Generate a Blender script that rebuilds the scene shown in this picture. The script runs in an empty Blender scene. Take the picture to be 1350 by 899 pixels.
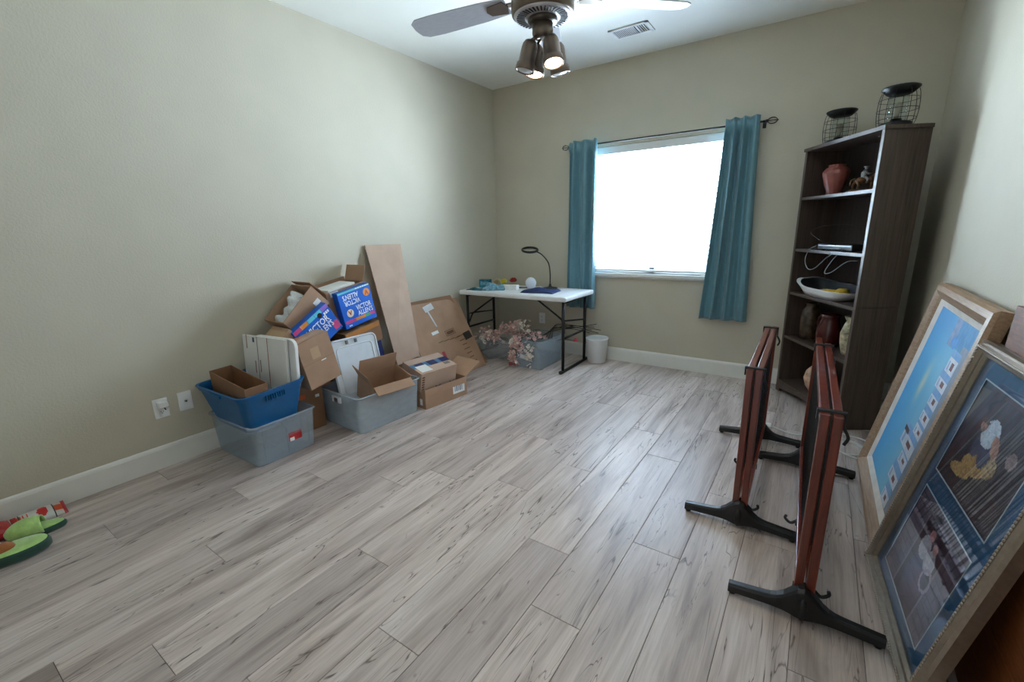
import bpy, bmesh, math, random
from mathutils import Vector, Matrix, Euler
random.seed(7)
S = bpy.context.scene
COL = S.collection
PI = math.pi
def R(d): return math.radians(d)
def lin(c):
    return tuple(((v/255)/12.92 if v/255 <= .04045 else ((v/255+.055)/1.055)**2.4) for v in c)

# ------------------------------------------------------------------ camera
YAW, PITCH, ROLL, FPX = R(34.42), R(13.98), R(-1.295), 587.0
CAMP = Vector((3.052, 0, 1.31))
fw = Vector((-math.sin(YAW)*math.cos(PITCH), math.cos(YAW)*math.cos(PITCH), -math.sin(PITCH)))
rt = Vector((math.cos(YAW), math.sin(YAW), 0)); up = rt.cross(fw)
r2 = rt*math.cos(ROLL)+up*math.sin(ROLL); u2 = -rt*math.sin(ROLL)+up*math.cos(ROLL)
cam = bpy.data.cameras.new('camera'); cam.sensor_width = 36; cam.lens = FPX/1350*36; cam.clip_start = .02
camo = bpy.data.objects.new('camera', cam); COL.objects.link(camo)
camo.matrix_world = Matrix(((r2.x, u2.x, -fw.x, CAMP.x), (r2.y, u2.y, -fw.y, CAMP.y), (r2.z, u2.z, -fw.z, CAMP.z), (0, 0, 0, 1)))
S.camera = camo
# ------------------------------------------------------------------ world, daylight, exposure
w = bpy.data.worlds.new('sky'); S.world = w; w.use_nodes = True
w.node_tree.nodes['Background'].inputs[0].default_value = (.80, .91, 1, 1)
w.node_tree.nodes['Background'].inputs[1].default_value = 1.2
def area(name, loc, rot, sx, sy, power, color):
    l = bpy.data.lights.new(name, 'AREA'); l.shape = 'RECTANGLE'; l.size = sx; l.size_y = sy; l.energy = power; l.color = color
    o = bpy.data.objects.new(name, l); COL.objects.link(o); o.location = loc; o.rotation_euler = rot
    return o
area('daylight_outside_window', (1.745, 4.70, 1.10), (R(-90), 0, 0), 2.2, 2.6, 1000, (.66, .84, 1))
S.view_settings.view_transform = 'Standard'; S.view_settings.look = 'None'
S.view_settings.gamma = 1; S.view_settings.use_curve_mapping = False
S.view_settings.exposure = 0.66
S.cycles.use_denoising = True
S.cycles.max_bounces = 10; S.cycles.diffuse_bounces = 6; S.cycles.transparent_max_bounces = 24
S.cycles.sample_clamp_indirect = 6
S.cycles.caustics_reflective = False; S.cycles.caustics_refractive = False

# ------------------------------------------------------------------ materials
MATS = {}
def nt(m):
    m.use_nodes = True
    return m.node_tree, m.node_tree.nodes['Principled BSDF']
def mat(name, rgb, rough=.5, metal=0, var=.06, scale=12, bump=0, bscale=200, coat=0, spec=.5, stretch=None, sheen=0):
    m = bpy.data.materials.new(name); t, b = nt(m); N = t.nodes; L = t.links
    c = lin(rgb)
    tc = N.new('ShaderNodeTexCoord'); src = tc.outputs['Object']
    if stretch:
        mp = N.new('ShaderNodeMapping'); mp.inputs['Scale'].default_value = stretch; L.new(src, mp.inputs[0]); src = mp.outputs[0]
    n = N.new('ShaderNodeTexNoise'); n.inputs['Scale'].default_value = scale; n.inputs['Detail'].default_value = 4; L.new(src, n.inputs['Vector'])
    rp = N.new('ShaderNodeValToRGB'); e = rp.color_ramp.elements
    e[0].position = .3; e[1].position = .7
    e[0].color = (*[max(0, x*(1-var*2)) for x in c], 1); e[1].color = (*[min(1, x*(1+var*2)) for x in c], 1)
    L.new(n.outputs['Fac'], rp.inputs[0]); L.new(rp.outputs[0], b.inputs['Base Color'])
    b.inputs['Roughness'].default_value = rough; b.inputs['Metallic'].default_value = metal
    b.inputs['Coat Weight'].default_value = coat; b.inputs['Specular IOR Level'].default_value = spec
    if sheen: b.inputs['Sheen Weight'].default_value = sheen
    if bump:
        n2 = N.new('ShaderNodeTexNoise'); n2.inputs['Scale'].default_value = bscale; n2.inputs['Detail'].default_value = 3; L.new(src, n2.inputs['Vector'])
        bp = N.new('ShaderNodeBump'); bp.inputs['Strength'].default_value = bump; bp.inputs['Distance'].default_value = .004
        L.new(n2.outputs['Fac'], bp.inputs['Height']); L.new(bp.outputs[0], b.inputs['Normal'])
    MATS[name] = m
    return m
def wood(name, dark, light, rough=.4, stretch=(14, 14, 1.2), scale=3, coat=0, bump=.05):
    m = bpy.data.materials.new(name); t, b = nt(m); N = t.nodes; L = t.links
    tc = N.new('ShaderNodeTexCoord'); mp = N.new('ShaderNodeMapping'); mp.inputs['Scale'].default_value = stretch
    L.new(tc.outputs['Object'], mp.inputs[0])
    n = N.new('ShaderNodeTexNoise'); n.inputs['Scale'].default_value = scale; n.inputs['Detail'].default_value = 8; n.inputs['Roughness'].default_value = .62; n.inputs['Distortion'].default_value = .6
    L.new(mp.outputs[0], n.inputs['Vector'])
    rp = N.new('ShaderNodeValToRGB'); e = rp.color_ramp.elements; e[0].position = .3; e[1].position = .7
    e[0].color = (*lin(dark), 1); e[1].color = (*lin(light), 1)
    L.new(n.outputs['Fac'], rp.inputs[0]); L.new(rp.outputs[0], b.inputs['Base Color'])
    b.inputs['Roughness'].default_value = rough; b.inputs['Coat Weight'].default_value = coat
    bp = N.new('ShaderNodeBump'); bp.inputs['Strength'].default_value = bump; bp.inputs['Distance'].default_value = .003
    L.new(n.outputs['Fac'], bp.inputs['Height']); L.new(bp.outputs[0], b.inputs['Normal'])
    return m
def clear(name, rgb, fac, rough=.25, tint=(240, 245, 248)):
    # frosted clear plastic: part see-through, part milky
    m = bpy.data.materials.new(name); t, b = nt(m); N = t.nodes; L = t.links
    tr = N.new('ShaderNodeBsdfTransparent'); tr.inputs[0].default_value = (*lin(tint), 1)
    b.inputs['Base Color'].default_value = (*lin(rgb), 1); b.inputs['Roughness'].default_value = rough
    nz = N.new('ShaderNodeTexNoise'); nz.inputs['Scale'].default_value = 9
    mr = N.new('ShaderNodeMapRange'); mr.inputs['To Min'].default_value = fac*.85; mr.inputs['To Max'].default_value = fac*1.15
    L.new(nz.outputs['Fac'], mr.inputs['Value'])
    mx = N.new('ShaderNodeMixShader'); L.new(mr.outputs[0], mx.inputs[0])
    L.new(tr.outputs[0], mx.inputs[1]); L.new(b.outputs[0], mx.inputs[2]); L.new(mx.outputs[0], N['Material Output'].inputs['Surface'])
    return m
def glass(name, tint=(1, 1, 1), ior=1.5, k=1.0):
    m = bpy.data.materials.new(name); t, b = nt(m); N = t.nodes; L = t.links
    tr = N.new('ShaderNodeBsdfTransparent'); tr.inputs[0].default_value = (*tint, 1)
    gl = N.new('ShaderNodeBsdfGlossy'); gl.inputs['Roughness'].default_value = .015
    lw = N.new('ShaderNodeLayerWeight'); lw.inputs['Blend'].default_value = .5
    pw = N.new('ShaderNodeMath'); pw.operation = 'POWER'; pw.inputs[1].default_value = 4.0; L.new(lw.outputs['Facing'], pw.inputs[0])
    mm = N.new('ShaderNodeMath'); mm.operation = 'MULTIPLY_ADD'; mm.inputs[1].default_value = .6*k; mm.inputs[2].default_value = .02*k; mm.use_clamp = True
    L.new(pw.outputs[0], mm.inputs[0])
    mx = N.new('ShaderNodeMixShader'); L.new(mm.outputs[0], mx.inputs[0]); L.new(tr.outputs[0], mx.inputs[1]); L.new(gl.outputs[0], mx.inputs[2])
    L.new(mx.outputs[0], N['Material Output'].inputs['Surface'])
    return m
def emit(name, rgb, s):
    m = bpy.data.materials.new(name); t, b = nt(m)
    b.inputs['Base Color'].default_value = (*lin(rgb), 1); b.inputs['Emission Color'].default_value = (*lin(rgb), 1); b.inputs['Emission Strength'].default_value = s
    return m
def printed(name, rough=.5, coat=0):
    m = bpy.data.materials.new(name); t, b = nt(m)
    a = t.nodes.new('ShaderNodeAttribute'); a.attribute_name = 'Col'
    t.links.new(a.outputs['Color'], b.inputs['Base Color']); b.inputs['Roughness'].default_value = rough; b.inputs['Coat Weight'].default_value = coat
    return m
def translucent(name, rgb, trgb, fac):
    m = bpy.data.materials.new(name); t, b = nt(m); N = t.nodes; L = t.links
    b.inputs['Base Color'].default_value = (*lin(rgb), 1); b.inputs['Roughness'].default_value = .45
    tl = N.new('ShaderNodeBsdfTranslucent'); tl.inputs[0].default_value = (*lin(trgb), 1)
    mx = N.new('ShaderNodeMixShader'); mx.inputs[0].default_value = fac
    L.new(b.outputs[0], mx.inputs[1]); L.new(tl.outputs[0], mx.inputs[2]); L.new(mx.outputs[0], N['Material Output'].inputs['Surface'])
    return m

M_wall = mat('beige_wall_paint', (194, 186, 168), .75, var=.015, scale=3, bump=.35, bscale=95)
M_ceil = mat('ceiling_paint', (232, 231, 224), .8, var=.01, scale=3, bump=.25, bscale=80)
M_trim = mat('white_trim_paint', (228, 226, 220), .4, var=.01)
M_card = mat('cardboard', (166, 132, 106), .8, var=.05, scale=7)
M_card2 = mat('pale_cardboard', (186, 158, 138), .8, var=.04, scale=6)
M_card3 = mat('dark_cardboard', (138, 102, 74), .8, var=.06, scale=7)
M_tape = mat('packing_tape', (190, 160, 128), .25, var=.03)
M_white = mat('white_plastic', (232, 233, 232), .35, var=.01)
M_paper = mat('white_paper', (236, 236, 234), .6, var=.01)
M_black = mat('black_plastic', (13, 13, 14), .42, var=.1)
M_bmetal = mat('black_powder_coat', (22, 22, 24), .42, metal=.3, var=.08)
M_red = mat('red_plastic', (190, 28, 32), .35, var=.05)
M_bluebox = mat('blue_carton', (8, 96, 200), .4, var=.05)
M_navybox = mat('navy_carton', (16, 34, 92), .4, var=.05)
M_tub = mat('blue_tub_plastic', (2, 88, 142), .38, var=.05)
M_steel = mat('brushed_nickel', (150, 150, 152), .3, metal=1, var=.04)
M_pewter = mat('pewter_metal', (120, 106, 94), .38, metal=.75, var=.05)
M_ink = mat('black_ink', (40, 34, 30), .6, var=.02)
M_clear = clear('clear_bin_plastic', (214, 224, 234), .24)
M_clear2 = clear('milky_bin_plastic', (216, 224, 232), .36)
M_print = printed('colour_print', .55)
M_printg = printed('gloss_print', .35, .3)

# ------------------------------------------------------------------ mesh helpers
class MB:
    def __init__(s): s.v = []; s.f = []; s.sm = []
    def add(s, vs, fs, smooth=False, M=None):
        o = len(s.v)
        s.v += [tuple(M @ Vector(p)) if M else tuple(p) for p in vs]
        s.f += [tuple(i+o for i in f) for f in fs]; s.sm += [smooth]*len(fs)
        return s
    def box(s, a, b, M=None):
        x0, y0, z0 = a; x1, y1, z1 = b
        return s.add([(x0,y0,z0),(x1,y0,z0),(x1,y1,z0),(x0,y1,z0),(x0,y0,z1),(x1,y0,z1),(x1,y1,z1),(x0,y1,z1)],
                     [(0,3,2,1),(4,5,6,7),(0,1,5,4),(1,2,6,5),(2,3,7,6),(3,0,4,7)], False, M)
    def prism(s, poly, z0, z1, M=None):   # poly in xy, counterclockwise
        n = len(poly)
        return s.add([(x,y,z0) for x,y in poly]+[(x,y,z1) for x,y in poly],
                     [tuple(range(n-1,-1,-1)), tuple(range(n,2*n))]+[(i,(i+1)%n,n+(i+1)%n,n+i) for i in range(n)], False, M)
    def lathe(s, prof, n=24, M=None, smooth=True, lobes=0, amp=0, twist=0):
        vs = []; fs = []
        for k,(r,z) in enumerate(prof):
            for i in range(n):
                a = 2*PI*i/n
                rr = r*(1+amp*math.cos(lobes*a+twist*z)) if lobes else r
                vs.append((rr*math.cos(a), rr*math.sin(a), z))
        m = len(prof)
        for k in range(m-1):
            for i in range(n):
                j = (i+1)%n; fs.append((k*n+i, k*n+j, (k+1)*n+j, (k+1)*n+i))
        fs.append(tuple(range(n-1,-1,-1))); fs.append(tuple((m-1)*n+i for i in range(n)))
        return s.add(vs, fs, smooth, M)
    def tube(s, pts, r, n=8, M=None, closed=False):
        pts = [Vector(p) for p in pts]; m = len(pts); vs = []; fs = []
        rs = r if isinstance(r, (list, tuple)) else [r]*m
        prev = None
        for k,p in enumerate(pts):
            if closed: d = pts[(k+1)%m]-pts[k-1]
            else: d = pts[min(k+1,m-1)]-pts[max(k-1,0)]
            d.normalize()
            if prev is None:
                a = Vector((0,0,1)) if abs(d.z) < .9 else Vector((1,0,0))
                u = d.cross(a).normalized()
            else:
                u = (prev-d*prev.dot(d)).normalized()
            prev = u; v = d.cross(u)
            for i in range(n):
                a = 2*PI*i/n; q = p+(u*math.cos(a)+v*math.sin(a))*rs[k]; vs.append(tuple(q))
        for k in range(m if closed else m-1):
            k2 = (k+1)%m
            for i in range(n):
                j = (i+1)%n; fs.append((k*n+i, k*n+j, k2*n+j, k2*n+i))
        if not closed:
            fs.append(tuple(range(n-1,-1,-1))); fs.append(tuple((m-1)*n+i for i in range(n)))
        return s.add(vs, fs, n > 5, M)
    def bar(s, a, b, wx, wy, up=(0,0,1)):
        a = Vector(a); b = Vector(b); d = b-a; l = d.length; d.normalize()
        u = Vector(up).cross(d)
        if u.length < 1e-4: u = Vector((1,0,0)).cross(d)
        u.normalize(); v = d.cross(u)
        M = Matrix(((u.x,v.x,d.x,a.x),(u.y,v.y,d.y,a.y),(u.z,v.z,d.z,a.z),(0,0,0,1)))
        return s.box((-wx/2,-wy/2,0),(wx/2,wy/2,l),M)
    def ell(s, c, r, n=12, m=8, M=None, rot=None):
        T = Matrix.Translation(Vector(c)) @ (rot.to_4x4() if rot else Matrix()) @ Matrix.Diagonal((r[0],r[1],r[2],1))
        if M: T = M @ T
        vs = [(0,0,-1)]; fs = []
        for k in range(1,m):
            t = PI*k/m-PI/2
            for i in range(n):
                a = 2*PI*i/n; vs.append((math.cos(t)*math.cos(a), math.cos(t)*math.sin(a), math.sin(t)))
        vs.append((0,0,1)); L_ = len(vs)-1
        for i in range(n):
            j = (i+1)%n; fs.append((0,1+j,1+i)); fs.append((L_, L_-n+i, L_-n+j))
            for k in range(m-2): fs.append((1+k*n+i,1+k*n+j,1+(k+1)*n+j,1+(k+1)*n+i))
        return s.add(vs, fs, True, T)
    def shell(s, prof, n=16, M=None, cr=.25):  # rounded-rectangle loft: prof = [(half_x, half_y, z)]
        vs = []; fs = []
        ring = 4*n//4*4
        k4 = n//4
        for hx,hy,z in prof:
            r = min(hx,hy)*cr
            for q,(sx,sy) in enumerate(((1,1),(-1,1),(-1,-1),(1,-1))):
                for i in range(k4):
                    a = (q+i/(k4-1))*PI/2
                    vs.append((sx*(hx-r)+r*math.cos(a), sy*(hy-r)+r*math.sin(a), z))
        N_ = k4*4; m = len(prof)
        for k in range(m-1):
            for i in range(N_):
                j = (i+1)%N_; fs.append((k*N_+i,k*N_+j,(k+1)*N_+j,(k+1)*N_+i))
        fs.append(tuple(range(N_-1,-1,-1))); fs.append(tuple((m-1)*N_+i for i in range(N_)))
        return s.add(vs, fs, False, M)
    def mesh(s, name):
        me = bpy.data.meshes.new(name); me.from_pydata(s.v, [], s.f)
        me.polygons.foreach_set('use_smooth', s.sm); me.update()
        return me
    def build(s, name, m, parent=None, bevel=0, label=None, fix=True):
        me = s.mesh(name)
        if fix:
            bm = bmesh.new(); bm.from_mesh(me); bmesh.ops.recalc_face_normals(bm, faces=bm.faces); bm.to_mesh(me); bm.free()
        return link(name, me, m, parent, bevel, label)
def link(name, me, m, parent=None, bevel=0, label=None):
    if m and not me.materials: me.materials.append(m)
    o = bpy.data.objects.new(name, me); COL.objects.link(o)
    if parent: o.parent = parent
    if bevel:
        b = o.modifiers.new('bevel', 'BEVEL'); b.width = bevel; b.segments = 2; b.limit_method = 'ANGLE'; b.angle_limit = R(40)
    if label: o['label'] = label
    return o
def tag(o, label, cat, group=None):
    o['label'] = label; o['category'] = cat
    if group: o['group'] = group
    return o
def thing(name, label, cat, loc=(0,0,0), rot=(0,0,0), group=None):
    o = bpy.data.objects.new(name, None); COL.objects.link(o); o.empty_display_size = .05
    o.location = loc; o.rotation_euler = rot
    return tag(o, label, cat, group)
def struct(o):
    o['kind'] = 'structure'; return o
def B(name, a, b, m, parent=None, bevel=0, label=None):
    return MB().box(a, b).build(name, m, parent, bevel, label)
def spline(pts, n=8):
    P = [Vector(p) for p in pts]; out = []
    Q = [P[0]*2-P[1]]+P+[P[-1]*2-P[-2]]
    for i in range(1, len(Q)-2):
        for k in range(n):
            t = k/n; a,b,c,d = Q[i-1],Q[i],Q[i+1],Q[i+2]
            out.append(.5*((2*b)+(c-a)*t+(2*a-5*b+4*c-d)*t*t+(3*b-a-3*c+d)*t**3))
    out.append(P[-1]); return out
def text_mesh(name, body, size, m, parent, M, width=None, ext=.0004, bold=0):
    cu = bpy.data.curves.new(name, 'FONT'); cu.body = body; cu.size = size; cu.align_x = 'CENTER'; cu.align_y = 'CENTER'; cu.extrude = ext; cu.offset = bold
    cu.resolution_u = 2
    t = bpy.data.objects.new(name, cu); COL.objects.link(t); bpy.context.view_layer.update()
    dg = bpy.context.evaluated_depsgraph_get(); me = bpy.data.meshes.new_from_object(t.evaluated_get(dg)); bpy.data.objects.remove(t)
    if width:
        xs = [v.co.x for v in me.vertices]; k = width/(max(xs)-min(xs)); me.transform(Matrix.Diagonal((k, 1, 1, 1)))
    me.transform(M); me.materials.clear()
    return link(name, me, m, parent)
def art(name, wd, ht, nx, ny, fn, m, parent, M):
    # flat printed picture: one colour per cell
    vs = [(wd*i/nx, ht*j/ny, 0) for j in range(ny+1) for i in range(nx+1)]
    fs = [(j*(nx+1)+i, j*(nx+1)+i+1, (j+1)*(nx+1)+i+1, (j+1)*(nx+1)+i) for j in range(ny) for i in range(nx)]
    me = bpy.data.meshes.new(name); me.from_pydata(vs, [], fs)
    at = me.color_attributes.new('Col', 'FLOAT_COLOR', 'CORNER'); buf = []
    for j in range(ny):
        for i in range(nx):
            c = lin(fn((i+.5)/nx, (j+.5)/ny)); buf += [*c, 1]*4
    at.data.foreach_set('color', buf); me.transform(M)
    return link(name, me, m, parent)

# ================================================================== THE ROOM
XR, YB, YF, ZC = 3.612, 4.197, -1.3, 2.745
WX0, WX1, WZ0, WZ1 = 1.13, 2.36, .885, 2.045
# floor planks
fm = bpy.data.materials.new('grey_oak_plank'); t, b = nt(fm); N = t.nodes; L = t.links
tc = N.new('ShaderNodeTexCoord'); oi = N.new('ShaderNodeObjectInfo')
mu = N.new('ShaderNodeMath'); mu.operation = 'MULTIPLY'; mu.inputs[1].default_value = 37.0; L.new(oi.outputs['Random'], mu.inputs[0])
cb = N.new('ShaderNodeCombineXYZ'); L.new(mu.outputs[0], cb.inputs[0]); L.new(mu.outputs[0], cb.inputs[1]); L.new(mu.outputs[0], cb.inputs[2])
ad = N.new('ShaderNodeVectorMath'); ad.operation = 'ADD'; L.new(tc.outputs['Object'], ad.inputs[0]); L.new(cb.outputs[0], ad.inputs[1])
def fnoise(sc, scale, det=5, dist=0, rough=.55):
    mp = N.new('ShaderNodeMapping'); mp.inputs['Scale'].default_value = sc; L.new(ad.outputs[0], mp.inputs[0])
    n = N.new('ShaderNodeTexNoise'); n.inputs['Scale'].default_value = scale; n.inputs['Detail'].default_value = det; n.inputs['Distortion'].default_value = dist; n.inputs['Roughness'].default_value = rough
    L.new(mp.outputs[0], n.inputs['Vector']); return n
def ramp(src, stops):
    rp = N.new('ShaderNodeValToRGB'); e = rp.color_ramp.elements
    while len(e) < len(stops): e.new(.5)
    for q,(p,c) in zip(e, stops): q.position = p; q.color = (*c, 1)
    L.new(src, rp.inputs[0]); return rp
def mix(mode, fac, a, bcol):
    mx = N.new('ShaderNodeMixRGB'); mx.blend_type = mode
    if isinstance(fac, float): mx.inputs[0].default_value = fac
    else: L.new(fac, mx.inputs[0])
    L.new(a, mx.inputs[1])
    if isinstance(bcol, tuple): mx.inputs[2].default_value = (*bcol, 1)
    else: L.new(bcol, mx.inputs[2])
    return mx.outputs[0]
g1 = fnoise((7, .8, 1), 1.6, 5, .8)
base = ramp(g1.outputs['Fac'], [(.28, lin((156, 140, 132))), (.5, lin((202, 187, 180))), (.72, lin((224, 212, 206)))]).outputs[0]
g2 = fnoise((60, 2.0, 1), 2.2, 6, .3)
fine = ramp(g2.outputs['Fac'], [(.3, (.62, .60, .58)), (.6, (1, 1, 1))]).outputs[0]
c1 = mix('MULTIPLY', .55, base, fine)
g3 = fnoise((9, .75, 1), 1.5, 3, 1.4, .5)       # long cracks
rid = N.new('ShaderNodeMath'); rid.operation = 'SUBTRACT'; rid.inputs[1].default_value = .5; L.new(g3.outputs['Fac'], rid.inputs[0])
ab = N.new('ShaderNodeMath'); ab.operation = 'ABSOLUTE'; L.new(rid.outputs[0], ab.inputs[0])
crack = ramp(ab.outputs[0], [(.0, (1, 1, 1)), (.011, (0, 0, 0))]).outputs[0]
g4 = fnoise((3, 1.1, 1), 2.0, 2)
cm = ramp(g4.outputs['Fac'], [(.42, (0, 0, 0)), (.55, (1, 1, 1))]).outputs[0]
crk = mix('MULTIPLY', 1.0, crack, cm)
g5 = fnoise((9, 3.2, 1), 2.6, 2, .6)             # knots
kn = ramp(g5.outputs['Fac'], [(.70, (0, 0, 0)), (.78, (1, 1, 1))]).outputs[0]
dk = mix('ADD', 1.0, crk, kn)
c2 = mix('MIX', dk, c1, lin((86, 72, 64)))
tone = ramp(oi.outputs['Random'], [(0, (.82, .81, .81)), (.5, (.96, .955, .95)), (1, (1.07, 1.06, 1.05))]).outputs[0]
c3 = mix('MULTIPLY', 1.0, c2, tone)
L.new(c3, b.inputs['Base Color'])
rr_ = ramp(g2.outputs['Fac'], [(.3, (.44, .44, .44)), (.7, (.30, .30, .30))]).outputs[0]; L.new(rr_, b.inputs['Roughness'])
bp = N.new('ShaderNodeBump'); bp.inputs['Strength'].default_value = .10; bp.inputs['Distance'].default_value = .002
L.new(g2.outputs['Fac'], bp.inputs['Height']); L.new(bp.outputs[0], b.inputs['Normal'])
M_gap = mat('dark_plank_joint', (74, 66, 60), .8, var=.03)
floor = struct(B('floor', (0, YF, -.06), (XR, YB, -.0035), M_gap))
PW, PL = .195, 1.31
joint = {7: .30, 5: .62, 8: .97, 10: .757, 4: 1.22, 6: 1.41, 9: 1.727, 12: 1.122, 11: 1.42, 13: 1.64, 14: 2.2, 16: 1.34, 0: .75, 1: 1.3, 2: .42, 3: .9, 15: .62, 17: .85, 18: 1.5}
cache = {}
for row in range(19):
    x0 = row*PW; x1 = min((row+1)*PW, XR)
    j = joint[row]
    while j > YF: j -= PL
    while j < YB:
        y0, y1 = max(j, YF), min(j+PL, YB); j += PL
        if y1-y0 < .02: continue
        wd, ln = x1-x0-.0016, y1-y0-.0016
        key = (round(wd, 4), round(ln, 4))
        if key not in cache:
            mb = MB(); e = .0012
            mb.add([(-wd/2,-ln/2,-.009),(wd/2,-ln/2,-.009),(wd/2,ln/2,-.009),(-wd/2,ln/2,-.009),
                    (-wd/2,-ln/2,-e),(wd/2,-ln/2,-e),(wd/2,ln/2,-e),(-wd/2,ln/2,-e),
                    (-wd/2+e,-ln/2+e,0),(wd/2-e,-ln/2+e,0),(wd/2-e,ln/2-e,0),(-wd/2+e,ln/2-e,0)],
                   [(0,3,2,1),(0,1,5,4),(1,2,6,5),(2,3,7,6),(3,0,4,7),(4,5,9,8),(5,6,10,9),(6,7,11,10),(7,4,8,11),(8,9,10,11)])
            cache[key] = mb.mesh('plank'); cache[key].materials.append(fm)
        o = link('plank', cache[key], None, floor); o.location = ((x0+x1)/2, (y0+y1)/2, random.uniform(-.0004, 0))
T = .12
struct(B('wall_left', (-T, YF, 0), (0, YB, ZC), M_wall))
struct(B('wall_right', (XR, YF, 0), (XR+T, YB, ZC), M_wall))
struct(B('ceiling', (-T, YF-T, ZC), (XR+T, YB+.2, ZC+.1), M_ceil))
wb = MB(); YO = YB+.16
wb.box((-T, YB, 0), (WX0, YO, ZC)); wb.box((WX1, YB, 0), (XR+T, YO, ZC)); wb.box((WX0, YB, 0), (WX1, YO, WZ0)); wb.box((WX0, YB, WZ1), (WX1, YO, ZC))
struct(wb.build('wall_back', M_wall))
# wall behind the camera, with an open doorway to the hall
wf = MB(); wf.box((-T, YF-T, 0), (2.3, YF, ZC)); wf.box((3.2, YF-T, 0), (XR+T, YF, ZC)); wf.box((2.3, YF-T, 2.05), (3.2, YF, ZC))
struct(wf.build('wall_front', M_wall))
def baseboard(name, M, ln):
    mb = MB(); h, tk = .133, .013
    prof = [(0, 0), (tk, 0), (tk, h-.02), (tk*.75, h-.008), (tk*.3, h), (0, h)]
    n = len(prof)
    mb.add([(p[0], 0, p[1]) for p in prof]+[(p[0], ln, p[1]) for p in prof], [tuple(range(n)), tuple(range(2*n-1, n-1, -1))]+[(i, (i+1) % n, n+(i+1) % n, n+i) for i in range(n)], False, M)
    struct(mb.build(name, M_trim))
baseboard('baseboard_left', Matrix.Translation((0, YF, 0)), YB-YF)
baseboard('baseboard_back', Matrix.Translation((XR, YB, 0)) @ Matrix.Rotation(R(90), 4, 'Z') @ Matrix.Diagonal((-1, 1, 1, 1)) @ Matrix.Translation((0, 0, 0)), XR)
baseboard('baseboard_right', Matrix.Translation((XR, YF, 0)) @ Matrix.Diagonal((-1, 1, 1, 1)), YB-YF)

# ------------------------------------------------------------------ window with blind
win = bpy.data.objects.new('window_1', None); COL.objects.link(win); struct(win)
fr = MB(); yw0, yw1 = YB+.10, YB+.145
for a, c in (((WX0, yw0, WZ0), (WX0+.045, yw1, WZ1)), ((WX1-.045, yw0, WZ0), (WX1, yw1, WZ1)), ((WX0, yw0, WZ0), (WX1, yw1, WZ0+.05)), ((WX0, yw0, WZ1-.05), (WX1, yw1, WZ1)), (((WX0+WX1)/2-.025, yw0, WZ0), ((WX0+WX1)/2+.025, yw1, WZ1))):
    fr.box(a, c)
fr.build('window_frame', M_white, win)
M_pane = glass('window_glass')
for k, (a, c) in enumerate(((WX0+.045, (WX0+WX1)/2-.025), ((WX0+WX1)/2+.025, WX1-.045))):
    B('pane', (a, yw0+.018, WZ0+.05), (c, yw0+.022, WZ1-.05), M_pane, win)
B('window_sill', (WX0-.03, YB-.04, WZ0-.034), (WX1+.03, YB+.1, WZ0), M_trim, win, .004)
B('apron', (WX0-.01, YB-.012, WZ0-.05), (WX1+.01, YB, WZ0-.034), M_trim, win, .002)
M_slat = translucent('white_blind_slat', (238, 240, 243), (225, 232, 242), .22)
bl = thing('window_blind', 'white horizontal slat blind lowered over the bright window', 'blind', ((WX0+WX1)/2, YB+.045, WZ0))
hw = (WX1-WX0)/2-.008
B('valance', (-hw, -.038, WZ1-WZ0-.068), (hw, -.028, WZ1-WZ0-.002), M_white, bl, .003)
B('headrail', (-hw, -.024, WZ1-WZ0-.05), (hw, .026, WZ1-WZ0-.002), M_white, bl)
sl = MB()
ns = 6
for k in range(ns):
    pass
prof = [(-.0255+.051*k/6, .0025*math.sin(PI*k/6)) for k in range(7)]
vs = [(sx*hw, y, z) for sx in (-1, 1) for y, z in prof]+[(sx*hw, y, z-.0022) for sx in (-1, 1) for y, z in prof]
fs = []
for k in range(6):
    fs += [(k, k+1, 8+k, 7+k), (14+k+1, 14+k, 21+k, 22+k)]
fs += [(0, 7, 21, 14), (6, 20, 27, 13)]+[tuple(list(range(6, -1, -1))+list(range(14, 21))), tuple(list(range(7, 14))+list(range(27, 20, -1)))]
sl.add(vs, fs)
slm = sl.mesh('slat'); slm.materials.append(M_slat)
bm = bmesh.new(); bm.from_mesh(slm); bmesh.ops.recalc_face_normals(bm, faces=bm.faces); bm.to_mesh(slm); bm.free()
z = .065
while z < WZ1-WZ0-.075:
    o = link('slat', slm, None, bl); o.location = (0, 0, z); o.rotation_euler = (R(-25), 0, 0); z += .0435
B('bottom_rail', (-hw, -.022, .012), (hw, .022, .034), M_white, bl, .003)
for x in (-.42, 0, .42):
    MB().tube([(x, -.027, .02), (x, -.027, WZ1-WZ0-.06)], .0012, 5).build('ladder_cord', M_white, bl)

# ------------------------------------------------------------------ curtain rod and curtains
rod = thing('curtain_rod', 'thin black curtain rod with wire cage finials above the window', 'curtain rod', (0, YB-.085, 2.065))
MB().tube([(.955, 0, 0), (2.60, 0, 0)], .007, 10).build('rod', M_bmetal, rod)
for x, s_ in ((.955, -1), (2.60, 1)):
    fb = MB(); fb.tube([(x, 0, 0), (x+s_*.012, 0, 0)], .011, 10)
    for k in range(6):
        a = PI*k/6
        pts = [(x+s_*(.012+.032-.032*math.cos(q)), .024*math.sin(q)*math.cos(a*2), .024*math.sin(q)*math.sin(a*2)) for q in [PI*i/10 for i in range(11)]]
        fb.tube(pts, .0024, 5)
    fb.ell((x+s_*.078, 0, 0), (.005, .005, .005), 8, 6)
    fb.build('finial', M_bmetal, rod)
for x in (1.0, 2.585):
    kb = MB(); kb.tube([(x, .083, -.002), (x, .0, -.002), (x, -.012, .004)], .0045, 6); kb.box((x-.012, .078, -.035), (x+.012, .084, .02))
    kb.build('bracket', M_bmetal, rod)
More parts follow.
